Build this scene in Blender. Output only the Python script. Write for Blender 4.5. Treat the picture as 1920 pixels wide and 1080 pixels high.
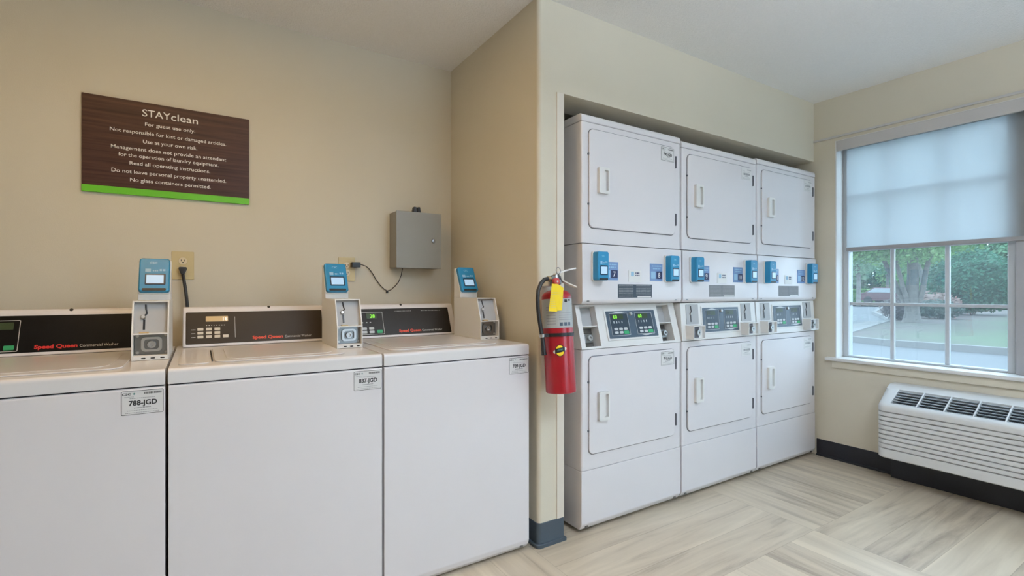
import bpy, bmesh, math, random
from mathutils import Vector, Matrix

for _o in list(bpy.data.objects):
    bpy.data.objects.remove(_o, do_unlink=True)
SC = bpy.context.scene
COL = SC.collection
R = math.radians

# ------------------------------------------------------------------ camera
TH = 0.5651
cam_d = bpy.data.cameras.new('camera')
cam_d.sensor_width = 36.0
cam_d.lens = 922.67 / 1920 * 36.0
cam_d.shift_y = 5.43 / 1920
cam_d.clip_start = 0.02
cam_d.clip_end = 400
cam = bpy.data.objects.new('camera', cam_d)
cam.location = (0, 0, 1.1123)
cam.rotation_euler = (R(90), 0, -TH)
COL.objects.link(cam)
SC.camera = cam

# ------------------------------------------------------------------ view, world, lights
SC.view_settings.view_transform = 'Standard'
SC.view_settings.look = 'None'
SC.view_settings.gamma = 1.0
SC.view_settings.use_curve_mapping = False
SC.view_settings.exposure = 0.75
SC.cycles.use_denoising = True
SC.cycles.max_bounces = 10
SC.cycles.diffuse_bounces = 6
SC.cycles.transparent_max_bounces = 12
SC.cycles.sample_clamp_indirect = 6.0

W = bpy.data.worlds.new('overcast_sky')
SC.world = W
W.use_nodes = True
_bg = W.node_tree.nodes['Background']
_bg.inputs['Color'].default_value = (0.60, 0.79, 1.0, 1)
_bg.inputs['Strength'].default_value = 3.5


def area_light(name, loc, rot, sx, sy, power, color):
    d = bpy.data.lights.new(name, 'AREA')
    d.shape = 'RECTANGLE'
    d.size = sx
    d.size_y = sy
    d.energy = power
    d.color = color
    o = bpy.data.objects.new(name, d)
    o.location = loc
    o.rotation_euler = rot
    COL.objects.link(o)
    return o


area_light('ceiling_lamp_warm', (-0.12, 1.50, 2.375), (0, 0, 0), 1.1, 0.4, 6.6, (1.0, 0.63, 0.23))
area_light('fill_light_down', (0.1, -0.6, 2.04), (0, 0, 0), 1.2, 0.4, 4.5, (1.0, 0.92, 0.95))  # added fill light behind the camera for the washer fronts
area_light('fill_light_up', (1.35, -0.4, 2.06), (R(180), 0, 0), 1.0, 0.4, 70, (0.70, 0.83, 1.0))  # unseen fill light added to brighten the ceiling and header
for _n, _l, _r, _sx, _sy in (('window_portal', (3.78, 0.7, 1.39), (0, R(90), 0), 1.5, 1.9),
                             ('window_portal', (2.44, -3.56, 1.31), (R(90), 0, 0), 2.2, 2.0)):
    _p = area_light(_n, _l, _r, _sx, _sy, 1, (1, 1, 1))
    _p.data.cycles.is_portal = True


# ------------------------------------------------------------------ materials
def nmat(name):
    m = bpy.data.materials.new(name)
    m.use_nodes = True
    nt = m.node_tree
    return m, nt, nt.nodes, nt.links, nt.nodes['Principled BSDF']


def lin(c):
    return tuple((x / 12.92 if x <= 0.04045 else ((x + 0.055) / 1.055) ** 2.4) for x in c)


def mat(name, color, rough=0.5, metal=0.0, noise=0.0, scale=20.0, bump=0.0, bscale=200.0, coat=0.0, spec=0.5,
        emit=None, estr=0.0):
    """principled material; colour is linear rgb; optional mottling and bump"""
    m, nt, N, L, b = nmat(name)
    b.inputs['Base Color'].default_value = (*color, 1)
    b.inputs['Roughness'].default_value = rough
    b.inputs['Metallic'].default_value = metal
    b.inputs['Specular IOR Level'].default_value = spec
    b.inputs['Coat Weight'].default_value = coat
    b.inputs['Coat Roughness'].default_value = 0.08
    tc = N.new('ShaderNodeTexCoord')
    if noise > 0:
        t = N.new('ShaderNodeTexNoise')
        t.inputs['Scale'].default_value = scale
        t.inputs['Detail'].default_value = 4
        L.new(tc.outputs['Object'], t.inputs['Vector'])
        mx = N.new('ShaderNodeMix')
        mx.data_type = 'RGBA'
        mx.inputs['A'].default_value = (*[max(0, c * (1 - noise)) for c in color], 1)
        mx.inputs['B'].default_value = (*[min(1, c * (1 + noise)) for c in color], 1)
        L.new(t.outputs['Fac'], mx.inputs['Factor'])
        L.new(mx.outputs['Result'], b.inputs['Base Color'])
    if bump > 0:
        t2 = N.new('ShaderNodeTexNoise')
        t2.inputs['Scale'].default_value = bscale
        t2.inputs['Detail'].default_value = 3
        L.new(tc.outputs['Object'], t2.inputs['Vector'])
        bp = N.new('ShaderNodeBump')
        bp.inputs['Strength'].default_value = bump
        bp.inputs['Distance'].default_value = 0.004
        L.new(t2.outputs['Fac'], bp.inputs['Height'])
        L.new(bp.outputs['Normal'], b.inputs['Normal'])
    if emit:
        b.inputs['Emission Color'].default_value = (*emit, 1)
        b.inputs['Emission Strength'].default_value = estr
    return m


def srgb(r, g, b):
    return lin((r / 255, g / 255, b / 255))


M = {}
M['wall'] = mat('wall_paint', (0.64, 0.587, 0.475), 0.75, noise=0.03, scale=3, bump=0.08, bscale=260)
M['ceiling'] = mat('ceiling_popcorn', (0.84, 0.83, 0.82), 0.9, noise=0.06, scale=160, bump=0.9, bscale=140)
M['white'] = mat('white_enamel', (0.765, 0.738, 0.752), 0.22, noise=0.012, scale=4, spec=0.5)
M['white_gloss'] = mat('white_gloss_enamel', (0.76, 0.74, 0.74), 0.19, noise=0.012, scale=4)
M['white_matte'] = mat('white_plastic', (0.76, 0.75, 0.73), 0.4, noise=0.01, scale=8)
M['white_trim'] = mat('white_trim_paint', (0.74, 0.73, 0.71), 0.45, noise=0.02, scale=6)
M['jamb'] = mat('jamb_paint', (0.70, 0.64, 0.55), 0.5, noise=0.02, scale=6)
M['gap'] = mat('dark_gap', (0.015, 0.015, 0.018), 0.8)
M['seal'] = mat('grey_door_seal', (0.10, 0.10, 0.115), 0.6)
M['console_black'] = mat('console_black', (0.004, 0.0035, 0.0035), 0.3, noise=0.1, scale=12, spec=0.2)
M['console_brown'] = mat('console_brown', (0.046, 0.033, 0.022), 0.32, noise=0.1, scale=12, spec=0.25)
M['console_mid'] = mat('console_charcoal', (0.026, 0.021, 0.017), 0.3, noise=0.1, scale=12, spec=0.25)
M['red_text'] = mat('red_lettering', (0.62, 0.02, 0.015), 0.4)
M['orange_text'] = mat('orange_lettering', (0.70, 0.06, 0.015), 0.4)
M['grey_text'] = mat('pale_lettering', (0.55, 0.53, 0.50), 0.5)
M['white_text'] = mat('white_lettering', (0.80, 0.79, 0.77), 0.5)
M['black'] = mat('black_plastic', (0.012, 0.012, 0.013), 0.4)
M['rubber'] = mat('black_rubber', (0.016, 0.015, 0.015), 0.5, bump=0.05)
M['green_btn'] = mat('green_button', (0.03, 0.34, 0.13), 0.4)
M['btn'] = mat('cream_button', (0.66, 0.60, 0.50), 0.4)
M['btn_grey'] = mat('pale_button', (0.55, 0.56, 0.57), 0.4)
M['led_off'] = mat('amber_display', (0.62, 0.44, 0.22), 0.3)
M['led_green'] = mat('lit_green_digits', (0.1, 0.5, 0.02), 0.4, emit=(0.35, 0.95, 0.05), estr=0.55)
M['led_dim'] = mat('dark_green_display', (0.03, 0.05, 0.015), 0.3)
M['led_white'] = mat('lit_pale_digits', (0.8, 0.8, 0.78), 0.4, emit=(1, 0.95, 0.85), estr=0.35)
M['blue'] = mat('blue_reader_plastic', (0.016, 0.22, 0.41), 0.35, noise=0.03, scale=30)
M['blue_pale'] = mat('pale_blue_print', (0.30, 0.50, 0.66), 0.45)
M['sign_blue'] = mat('blue_sticker', (0.17, 0.27, 0.48), 0.45, noise=0.05, scale=30)
M['sign_navy'] = mat('navy_sticker', (0.018, 0.025, 0.085), 0.45)
M['screen'] = mat('reader_screen_glow', (0.3, 0.4, 0.5), 0.25, emit=(0.40, 0.62, 0.86), estr=0.34)  # emission also brightens the dryer screens, which are unlit
M['screen_frame'] = mat('screen_bezel', (0.008, 0.016, 0.04), 0.3)
M['panel_blue'] = mat('slate_blue_panel', (0.055, 0.082, 0.115), 0.3, noise=0.06, scale=20)
M['panel_dark'] = mat('dark_slate_panel', (0.024, 0.040, 0.060), 0.3, noise=0.06, scale=20)
M['steel'] = mat('brushed_steel', (0.25, 0.25, 0.25), 0.32, metal=1.0, noise=0.08, scale=60)
M['steel_lt'] = mat('bright_steel', (0.55, 0.54, 0.53), 0.35, metal=1.0)
M['grey_plate'] = mat('grey_coin_plate', (0.40, 0.40, 0.40), 0.5, noise=0.04, scale=30)
M['box_grey'] = mat('grey_box_paint', (0.255, 0.245, 0.215), 0.45, noise=0.03, scale=10)
M['outlet'] = mat('cream_outlet', (0.58, 0.47, 0.25), 0.4)
M['outlet_lt'] = mat('pale_socket', (0.70, 0.60, 0.42), 0.4)
M['label'] = mat('paper_label', (0.72, 0.71, 0.70), 0.6, noise=0.02, scale=50)
M['ink'] = mat('black_ink', (0.02, 0.02, 0.02), 0.6)
M['ink_grey'] = mat('grey_ink', (0.28, 0.28, 0.29), 0.6)
M['ink_teal'] = mat('teal_ink', (0.06, 0.22, 0.20), 0.6)
M['red'] = mat('extinguisher_red', (0.31, 0.0025, 0.011), 0.28, noise=0.04, scale=8, coat=0.3)
M['red_dull'] = mat('gauge_red', (0.48, 0.05, 0.05), 0.4)
M['yellow'] = mat('yellow_tag_card', (0.85, 0.60, 0.01), 0.6, noise=0.05, scale=40)
M['brass'] = mat('brass', (0.62, 0.47, 0.27), 0.35, metal=0.8)
M['ext_label'] = mat('extinguisher_label', (0.38, 0.39, 0.38), 0.4, noise=0.10, scale=45)
M['slate'] = mat('slate_rubber_base', (0.055, 0.075, 0.095), 0.5, noise=0.08, scale=12)
M['slate_dark'] = mat('shaded_slate_and_black', (0.010, 0.011, 0.017), 0.5, noise=0.08, scale=12)  # slate base darkened for shade along the walls; black for the heater plinth
M['heater'] = mat('heater_plastic', (0.66, 0.66, 0.65), 0.4, noise=0.015, scale=10)
M['louver'] = mat('heater_louver', (0.55, 0.60, 0.64), 0.4)
M['sign_green'] = mat('green_strip', (0.13, 0.50, 0.012), 0.45, noise=0.03, scale=10)
M['bar'] = mat('blind_bar', (0.30, 0.29, 0.29), 0.5)
M['valance'] = mat('valance_paint', (0.55, 0.53, 0.52), 0.5, noise=0.02, scale=6)
M['mull'] = mat('window_post', (0.34, 0.34, 0.35), 0.45, noise=0.05, scale=10)
M['winframe'] = mat('window_frame_paint', (0.50, 0.52, 0.54), 0.4, noise=0.02, scale=10)
M['bark'] = mat('tree_bark', (0.105, 0.095, 0.085), 0.9, noise=0.35, scale=9, bump=0.6, bscale=20)
M['bark_pale'] = mat('pale_bark', (0.16, 0.15, 0.135), 0.9, noise=0.25, scale=9)
M['road'] = mat('road_asphalt', (0.10, 0.104, 0.108), 0.8, noise=0.12, scale=0.6)
M['kerb'] = mat('kerb_concrete', (0.15, 0.146, 0.14), 0.8, noise=0.1, scale=2)
M['bounce_paving'] = mat('bounce_paving', (0.60, 0.59, 0.57), 0.85, noise=0.06, scale=1.5)  # unseen ground, made pale to bounce daylight up to the ceiling
M['sticker_grey'] = mat('grey_sticker', (0.20, 0.205, 0.215), 0.5, noise=0.15, scale=60)
M['car_red'] = mat('car_maroon', (0.075, 0.018, 0.025), 0.3, noise=0.03, scale=2)
M['car_glass'] = mat('car_glass', (0.22, 0.25, 0.27), 0.1)
M['tyre'] = mat('tyre', (0.02, 0.02, 0.02), 0.8)


def sign_wood():
    m, nt, N, L, b = nmat('sign_dark_wood')
    tc = N.new('ShaderNodeTexCoord')
    mp = N.new('ShaderNodeMapping')
    mp.inputs['Scale'].default_value = (2.2, 1, 60)
    L.new(tc.outputs['Object'], mp.inputs['Vector'])
    t = N.new('ShaderNodeTexNoise')
    t.inputs['Scale'].default_value = 1.6
    t.inputs['Detail'].default_value = 5
    L.new(mp.outputs['Vector'], t.inputs['Vector'])
    cr = N.new('ShaderNodeValToRGB')
    cr.color_ramp.elements[0].position = 0.3
    cr.color_ramp.elements[0].color = (0.034, 0.011, 0.007, 1)
    cr.color_ramp.elements[1].position = 0.75
    cr.color_ramp.elements[1].color = (0.095, 0.040, 0.027, 1)
    L.new(t.outputs['Fac'], cr.inputs['Fac'])
    L.new(cr.outputs['Color'], b.inputs['Base Color'])
    b.inputs['Roughness'].default_value = 0.42
    b.inputs['Specular IOR Level'].default_value = 0.3
    return m


def floor_mat():
    """wood-look planks laid in 1.2 m basket-weave blocks of six 0.2 m planks"""
    m, nt, N, L, b = nmat('floor_planks')

    def math_(op, a, c=None, clamp=False):
        n = N.new('ShaderNodeMath')
        n.operation = op
        n.use_clamp = clamp
        for i, v in enumerate((a, c)):
            if v is None:
                continue
            if isinstance(v, (int, float)):
                n.inputs[i].default_value = v
            else:
                L.new(v, n.inputs[i])
        return n.outputs[0]

    def mixf(f, a, c):
        n = N.new('ShaderNodeMix')
        n.data_type = 'FLOAT'
        L.new(f, n.inputs['Factor'])
        L.new(a, n.inputs['A'])
        L.new(c, n.inputs['B'])
        return n.outputs['Result']

    tc = N.new('ShaderNodeTexCoord')
    sp = N.new('ShaderNodeSeparateXYZ')
    L.new(tc.outputs['Object'], sp.inputs[0])
    u = math_('ADD', sp.outputs['X'], -2.41 + 12.0)
    v = math_('ADD', sp.outputs['Y'], -1.18 + 12.0)
    bu = math_('FLOOR', math_('DIVIDE', u, 1.2))
    bv = math_('FLOOR', math_('DIVIDE', v, 1.2))
    par = math_('MODULO', math_('ADD', bu, bv), 2.0)   # 0: planks along y, 1: planks along x
    along = mixf(par, v, u)
    across = mixf(par, u, v)
    pi_ = math_('FLOOR', math_('DIVIDE', across, 0.2))
    fr = math_('FRACT', math_('DIVIDE', across, 0.2))
    seed = math_('ADD', math_('ADD', math_('MULTIPLY', pi_, 7.31), math_('MULTIPLY', bu, 3.7)), math_('MULTIPLY', bv, 13.9))
    wn = N.new('ShaderNodeTexWhiteNoise')
    wn.noise_dimensions = '1D'
    L.new(seed, wn.inputs['W'])
    # stretched grain
    cb = N.new('ShaderNodeCombineXYZ')
    L.new(math_('MULTIPLY', along, 1.3), cb.inputs[0])
    L.new(math_('MULTIPLY', across, 16.0), cb.inputs[1])
    L.new(seed, cb.inputs[2])
    g = N.new('ShaderNodeTexNoise')
    g.inputs['Scale'].default_value = 1.0
    g.inputs['Detail'].default_value = 5
    g.inputs['Roughness'].default_value = 0.6
    g.inputs['Distortion'].default_value = 0.6
    L.new(cb.outputs[0], g.inputs['Vector'])
    cb2 = N.new('ShaderNodeCombineXYZ')
    L.new(math_('MULTIPLY', along, 3.0), cb2.inputs[0])
    L.new(math_('MULTIPLY', across, 9.0), cb2.inputs[1])
    L.new(seed, cb2.inputs[2])
    g2 = N.new('ShaderNodeTexNoise')
    g2.inputs['Scale'].default_value = 0.8
    g2.inputs['Detail'].default_value = 3
    L.new(cb2.outputs[0], g2.inputs['Vector'])
    cr = N.new('ShaderNodeValToRGB')
    e = cr.color_ramp.elements
    e[0].position = 0.36
    e[0].color = (0.285, 0.225, 0.165, 1)
    e[1].position = 0.70
    e[1].color = (0.655, 0.565, 0.435, 1)
    k = e.new(0.50)
    k.color = (0.51, 0.43, 0.325, 1)
    L.new(math_('ADD', math_('MULTIPLY', g.outputs['Fac'], 0.62), math_('ADD', math_('MULTIPLY', wn.outputs['Value'], 0.20), math_('MULTIPLY', g2.outputs['Fac'], 0.26))), cr.inputs['Fac'])
    # seams
    d1 = math_('MINIMUM', fr, math_('SUBTRACT', 1.0, fr))
    fa = math_('FRACT', math_('DIVIDE', along, 1.2))
    d2 = math_('MULTIPLY', math_('MINIMUM', fa, math_('SUBTRACT', 1.0, fa)), 6.0)
    seam = math_('LESS_THAN', math_('MINIMUM', d1, d2), 0.006)
    mx = N.new('ShaderNodeMix')
    mx.data_type = 'RGBA'
    mx.blend_type = 'MULTIPLY'
    L.new(math_('MULTIPLY', seam, 0.35), mx.inputs['Factor'])
    L.new(cr.outputs['Color'], mx.inputs['A'])
    mx.inputs['B'].default_value = (0.3, 0.25, 0.2, 1)
    L.new(mx.outputs['Result'], b.inputs['Base Color'])
    b.inputs['Roughness'].default_value = 0.36
    b.inputs['Specular IOR Level'].default_value = 0.5
    bp = N.new('ShaderNodeBump')
    bp.inputs['Strength'].default_value = 0.06
    bp.inputs['Distance'].default_value = 0.002
    L.new(g.outputs['Fac'], bp.inputs['Height'])
    L.new(bp.outputs['Normal'], b.inputs['Normal'])
    return m


def glass_mat():
    m, nt, N, L, b = nmat('window_glass')
    N.remove(b)
    out = N['Material Output']
    t = N.new('ShaderNodeBsdfTransparent')
    t.inputs['Color'].default_value = (0.93, 0.97, 0.97, 1)
    g = N.new('ShaderNodeBsdfGlossy')
    g.inputs['Roughness'].default_value = 0.02
    mx = N.new('ShaderNodeMixShader')
    mx.inputs[0].default_value = 0.06
    L.new(t.outputs[0], mx.inputs[1])
    L.new(g.outputs[0], mx.inputs[2])
    # pale veil mixed into the glass imitates haze over the outdoor view
    v = N.new('ShaderNodeBsdfTranslucent')
    v.inputs['Color'].default_value = (0.80, 0.86, 0.86, 1)
    m2 = N.new('ShaderNodeMixShader')
    m2.inputs[0].default_value = 0.035
    L.new(mx.outputs[0], m2.inputs[1])
    L.new(v.outputs[0], m2.inputs[2])
    L.new(m2.outputs[0], out.inputs['Surface'])
    return m


def blind_mat():
    m, nt, N, L, b = nmat('blind_cloth')
    N.remove(b)
    out = N['Material Output']
    tr = N.new('ShaderNodeBsdfTranslucent')
    tr.inputs['Color'].default_value = (0.37, 0.40, 0.41, 1)
    df = N.new('ShaderNodeBsdfDiffuse')
    df.inputs['Color'].default_value = (0.78, 0.79, 0.79, 1)
    tp = N.new('ShaderNodeBsdfTransparent')
    a = N.new('ShaderNodeMixShader')
    a.inputs[0].default_value = 0.72
    L.new(df.outputs[0], a.inputs[1])
    L.new(tr.outputs[0], a.inputs[2])
    c = N.new('ShaderNodeMixShader')
    c.inputs[0].default_value = 0.02
    L.new(a.outputs[0], c.inputs[1])
    L.new(tp.outputs[0], c.inputs[2])
    L.new(c.outputs[0], out.inputs['Surface'])
    return m


def lawn_mat():
    m, nt, N, L, b = nmat('lawn_and_mulch')
    tc = N.new('ShaderNodeTexCoord')
    t = N.new('ShaderNodeTexNoise')
    t.inputs['Scale'].default_value = 0.35
    t.inputs['Detail'].default_value = 6
    L.new(tc.outputs['Object'], t.inputs['Vector'])
    sp = N.new('ShaderNodeSeparateXYZ')
    L.new(tc.outputs['Object'], sp.inputs[0])
    # mulch towards the tree (greater y), grass towards the lawn (smaller y)
    mr = N.new('ShaderNodeMapRange')
    mr.inputs['From Min'].default_value = 6.2
    mr.inputs['From Max'].default_value = 3.6
    dv = N.new('ShaderNodeMath')
    dv.operation = 'MULTIPLY_ADD'
    L.new(sp.outputs['X'], dv.inputs[0])
    dv.inputs[1].default_value = -0.10
    dv.inputs[2].default_value = 1.6
    ad = N.new('ShaderNodeMath')
    ad.operation = 'ADD'
    L.new(sp.outputs['Y'], ad.inputs[0])
    L.new(dv.outputs[0], ad.inputs[1])
    L.new(ad.outputs[0], mr.inputs['Value'])
    ad2 = N.new('ShaderNodeMath')
    ad2.operation = 'MULTIPLY_ADD'
    L.new(t.outputs['Fac'], ad2.inputs[0])
    ad2.inputs[1].default_value = 1.6
    ad2.inputs[2].default_value = -0.8
    ad3 = N.new('ShaderNodeMath')
    ad3.operation = 'ADD'
    ad3.use_clamp = True
    L.new(mr.outputs[0], ad3.inputs[0])
    L.new(ad2.outputs[0], ad3.inputs[1])
    t2 = N.new('ShaderNodeTexNoise')
    t2.inputs['Scale'].default_value = 5
    t2.inputs['Detail'].default_value = 5
    L.new(tc.outputs['Object'], t2.inputs['Vector'])
    c1 = N.new('ShaderNodeValToRGB')
    c1.color_ramp.elements[0].color = (0.045, 0.036, 0.031, 1)
    c1.color_ramp.elements[1].color = (0.115, 0.095, 0.085, 1)
    L.new(t2.outputs['Fac'], c1.inputs['Fac'])
    c2 = N.new('ShaderNodeValToRGB')
    c2.color_ramp.elements[0].color = (0.036, 0.066, 0.026, 1)
    c2.color_ramp.elements[1].color = (0.078, 0.112, 0.058, 1)
    L.new(t2.outputs['Fac'], c2.inputs['Fac'])
    mx = N.new('ShaderNodeMix')
    mx.data_type = 'RGBA'
    L.new(ad3.outputs[0], mx.inputs['Factor'])
    L.new(c1.outputs['Color'], mx.inputs['A'])
    L.new(c2.outputs['Color'], mx.inputs['B'])
    L.new(mx.outputs['Result'], b.inputs['Base Color'])
    b.inputs['Roughness'].default_value = 0.95
    return m


def leaf_mat(name, c1, c2):
    m, nt, N, L, b = nmat(name)
    tc = N.new('ShaderNodeTexCoord')
    t = N.new('ShaderNodeTexNoise')
    t.inputs['Scale'].default_value = 2.2
    t.inputs['Detail'].default_value = 4
    L.new(tc.outputs['Object'], t.inputs['Vector'])
    cr = N.new('ShaderNodeValToRGB')
    cr.color_ramp.elements[0].position = 0.3
    cr.color_ramp.elements[0].color = (*c1, 1)
    cr.color_ramp.elements[1].position = 0.7
    cr.color_ramp.elements[1].color = (*c2, 1)
    L.new(t.outputs['Fac'], cr.inputs['Fac'])
    L.new(cr.outputs['Color'], b.inputs['Base Color'])
    b.inputs['Roughness'].default_value = 0.6
    out = N['Material Output']
    tr = N.new('ShaderNodeBsdfTranslucent')
    L.new(cr.outputs['Color'], tr.inputs['Color'])
    mx = N.new('ShaderNodeMixShader')
    mx.inputs[0].default_value = 0.4
    L.new(b.outputs[0], mx.inputs[1])
    L.new(tr.outputs[0], mx.inputs[2])
    L.new(mx.outputs[0], out.inputs['Surface'])
    return m


M['sign_wood'] = sign_wood()
M['floor'] = floor_mat()
M['glass'] = glass_mat()
M['blind'] = blind_mat()
M['lawn'] = lawn_mat()
M['leaf'] = leaf_mat('leaves_bright', (0.061, 0.183, 0.042), (0.219, 0.365, 0.133))
M['leaf_mid'] = leaf_mat('leaves_mid', (0.049, 0.158, 0.072), (0.158, 0.304, 0.158))
M['leaf_dark'] = leaf_mat('leaves_dark', (0.019, 0.091, 0.052), (0.061, 0.202, 0.116))
M['leaf_pale'] = leaf_mat('leaves_pale', (0.110, 0.232, 0.133), (0.274, 0.396, 0.255))
M['leaf_purple'] = leaf_mat('leaves_purple', (0.091, 0.072, 0.080), (0.219, 0.183, 0.183))
M['leaf_rust'] = leaf_mat('leaves_rust', (0.183, 0.110, 0.091), (0.304, 0.219, 0.183))
M['leaf_grey'] = leaf_mat('leaves_greygreen', (0.042, 0.067, 0.055), (0.133, 0.177, 0.146))

# ------------------------------------------------------------------ mesh helpers
_text_cache = {}


def text_mesh(s, bold=0.0, shear=0.0):
    k = (s, bold, shear)
    if k in _text_cache:
        return _text_cache[k]
    c = bpy.data.curves.new('lettering', 'FONT')
    c.body = s
    c.size = 1.0
    c.offset = bold
    c.shear = shear
    c.resolution_u = 3
    c.fill_mode = 'FRONT'
    o = bpy.data.objects.new('lettering', c)
    COL.objects.link(o)
    dg = bpy.context.evaluated_depsgraph_get()
    me = bpy.data.meshes.new_from_object(o.evaluated_get(dg))
    vs = [v.co.copy() for v in me.vertices]
    fs = [list(p.vertices) for p in me.polygons]
    bpy.data.objects.remove(o)
    bpy.data.curves.remove(c)
    bpy.data.meshes.remove(me)
    xs = [v.x for v in vs]
    ys = [v.y for v in vs]
    r = (vs, fs, min(xs), max(xs), min(ys), max(ys))
    _text_cache[k] = r
    return r


def rr(x0, x1, z0, z1, r, n=5):
    """rounded rectangle outline, counter-clockwise in (x, z)"""
    pts = []
    for cx, cz, a0 in ((x1 - r, z0 + r, -90), (x1 - r, z1 - r, 0), (x0 + r, z1 - r, 90), (x0 + r, z0 + r, 180)):
        for i in range(n + 1):
            a = R(a0 + 90.0 * i / n)
            pts.append((cx + r * math.cos(a), cz + r * math.sin(a)))
    return pts


FLAT_PARTS = {'text_line', 'lettering', 'brand_lettering', 'digits', 'print', 'markings', 'number_sticker', 'asset_label',
              'keypad_outline', 'instruction_sticker', 'payment_sticker', 'screen'}


class MB:
    def __init__(self):
        self.bm = bmesh.new()
        self.T = Matrix.Identity(4)

    def _merge(self, tmp, m, T=None):
        Tm = self.T @ T if T is not None else self.T
        vm = {}
        for v in tmp.verts:
            vm[v] = self.bm.verts.new(Tm @ v.co)
        for f in tmp.faces:
            try:
                nf = self.bm.faces.new([vm[v] for v in f.verts])
                nf.material_index = m
            except ValueError:
                pass
        tmp.free()

    def raw(self, verts, faces, m=0):
        vs = [self.bm.verts.new(self.T @ Vector(v)) for v in verts]
        for f in faces:
            try:
                nf = self.bm.faces.new([vs[i] for i in f])
                nf.material_index = m
            except ValueError:
                pass
        return self

    def box(self, x0, x1, y0, y1, z0, z1, bev=0.0, seg=2, m=0):
        t = bmesh.new()
        v = [t.verts.new(p) for p in ((x0, y0, z0), (x1, y0, z0), (x1, y1, z0), (x0, y1, z0),
                                      (x0, y0, z1), (x1, y0, z1), (x1, y1, z1), (x0, y1, z1))]
        for f in ((0, 3, 2, 1), (4, 5, 6, 7), (0, 1, 5, 4), (1, 2, 6, 5), (2, 3, 7, 6), (3, 0, 4, 7)):
            t.faces.new([v[i] for i in f])
        if bev > 0:
            bmesh.ops.bevel(t, geom=list(t.edges), offset=bev, segments=seg, profile=0.5, affect='EDGES')
        self._merge(t, m)
        return self

    def prism(self, pts, axis, a0, a1, bev=0.0, seg=2, m=0, capbev=False):
        """polygon extruded along an axis. axis x: (y,z); y: (x,z); z: (x,y)"""
        t = bmesh.new()

        def P(p, a):
            return {'x': (a, p[0], p[1]), 'y': (p[0], a, p[1]), 'z': (p[0], p[1], a)}[axis]
        A = [t.verts.new(P(p, a0)) for p in pts]
        B = [t.verts.new(P(p, a1)) for p in pts]
        n = len(pts)
        fa = t.faces.new(A)
        fb = t.faces.new(list(reversed(B)))
        for i in range(n):
            j = (i + 1) % n
            t.faces.new([A[j], A[i], B[i], B[j]])
        bmesh.ops.recalc_face_normals(t, faces=list(t.faces))
        if bev > 0:
            if capbev:
                es = [e for e in fa.edges]
                es += [e for e in fb.edges] if capbev == 2 else []
            else:
                es = list(t.edges)
            bmesh.ops.bevel(t, geom=es, offset=bev, segments=seg, profile=0.5, affect='EDGES')
        self._merge(t, m)
        return self

    def plate(self, x0, x1, z0, z1, r, y0, y1, bev=0.0, seg=2, m=0):
        """rounded rectangle plate facing -y; y0 is the front"""
        return self.prism(rr(x0, x1, z0, z1, r), 'y', y0, y1, bev, seg, m, capbev=1)

    def ring(self, x0, x1, z0, z1, r, ix0, ix1, iz0, iz1, ir, yf, yb, yp=None, m=0, mp=None):
        """rounded frame facing -y (front at yf, back at yb) with an opening; yp closes it as a pocket at that depth"""
        o = rr(x0, x1, z0, z1, r)
        i_ = rr(ix0, ix1, iz0, iz1, ir)
        n = len(o)
        yi = yb if yp is None else yp
        vs = [(p[0], yf, p[1]) for p in o] + [(p[0], yf, p[1]) for p in i_] + \
             [(p[0], yb, p[1]) for p in o] + [(p[0], yi, p[1]) for p in i_]
        fs = []
        for a in range(n):
            b = (a + 1) % n
            fs.append((a, b, n + b, n + a))
            fs.append((b, a, 2 * n + a, 2 * n + b))
            fs.append((n + a, n + b, 3 * n + b, 3 * n + a))
            if yp is None:
                fs.append((2 * n + b, 2 * n + a, 3 * n + a, 3 * n + b))
        self.raw(vs, fs, m)
        if yp is not None:
            self.raw([(p[0], yi, p[1]) for p in i_], [tuple(range(n))], m if mp is None else mp)
        return self

    def tube(self, pts, r, n=10, m=0, caps=True):
        pts = [Vector(p) for p in pts]
        rs = r if isinstance(r, (list, tuple)) else [r] * len(pts)
        rings = []
        prev = None
        for i, p in enumerate(pts):
            if i == 0:
                d = pts[1] - pts[0]
            elif i == len(pts) - 1:
                d = pts[-1] - pts[-2]
            else:
                d = (pts[i + 1] - pts[i]).normalized() + (pts[i] - pts[i - 1]).normalized()
            d.normalize()
            if prev is None:
                a = Vector((0, 0, 1)) if abs(d.z) < 0.9 else Vector((1, 0, 0))
                u = d.cross(a).normalized()
            else:
                u = (prev - d * prev.dot(d)).normalized()
            prev = u
            w = d.cross(u)
            rings.append([self.bm.verts.new(self.T @ (p + (u * math.cos(2 * math.pi * k / n) + w * math.sin(2 * math.pi * k / n)) * rs[i])) for k in range(n)])
        for a, b in zip(rings, rings[1:]):
            for k in range(n):
                f = self.bm.faces.new([a[k], a[(k + 1) % n], b[(k + 1) % n], b[k]])
                f.material_index = m
        if caps:
            for rg in (list(reversed(rings[0])), rings[-1]):
                f = self.bm.faces.new(rg)
                f.material_index = m
        return self

    def lathe(self, prof, n=28, m=0, T=None):
        """profile of (radius, height) turned about the local z axis"""
        t = bmesh.new()
        rings = []
        for r_, z in prof:
            if r_ < 1e-6:
                rings.append([t.verts.new((0, 0, z))])
            else:
                rings.append([t.verts.new((r_ * math.cos(2 * math.pi * k / n), r_ * math.sin(2 * math.pi * k / n), z)) for k in range(n)])
        for a, b in zip(rings, rings[1:]):
            for k in range(n):
                q = (k + 1) % n
                if len(a) == 1 and len(b) == 1:
                    continue
                if len(a) == 1:
                    t.faces.new([a[0], b[q], b[k]])
                elif len(b) == 1:
                    t.faces.new([a[k], a[q], b[0]])
                else:
                    t.faces.new([a[k], a[q], b[q], b[k]])
        self._merge(t, m, T)
        return self

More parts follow.
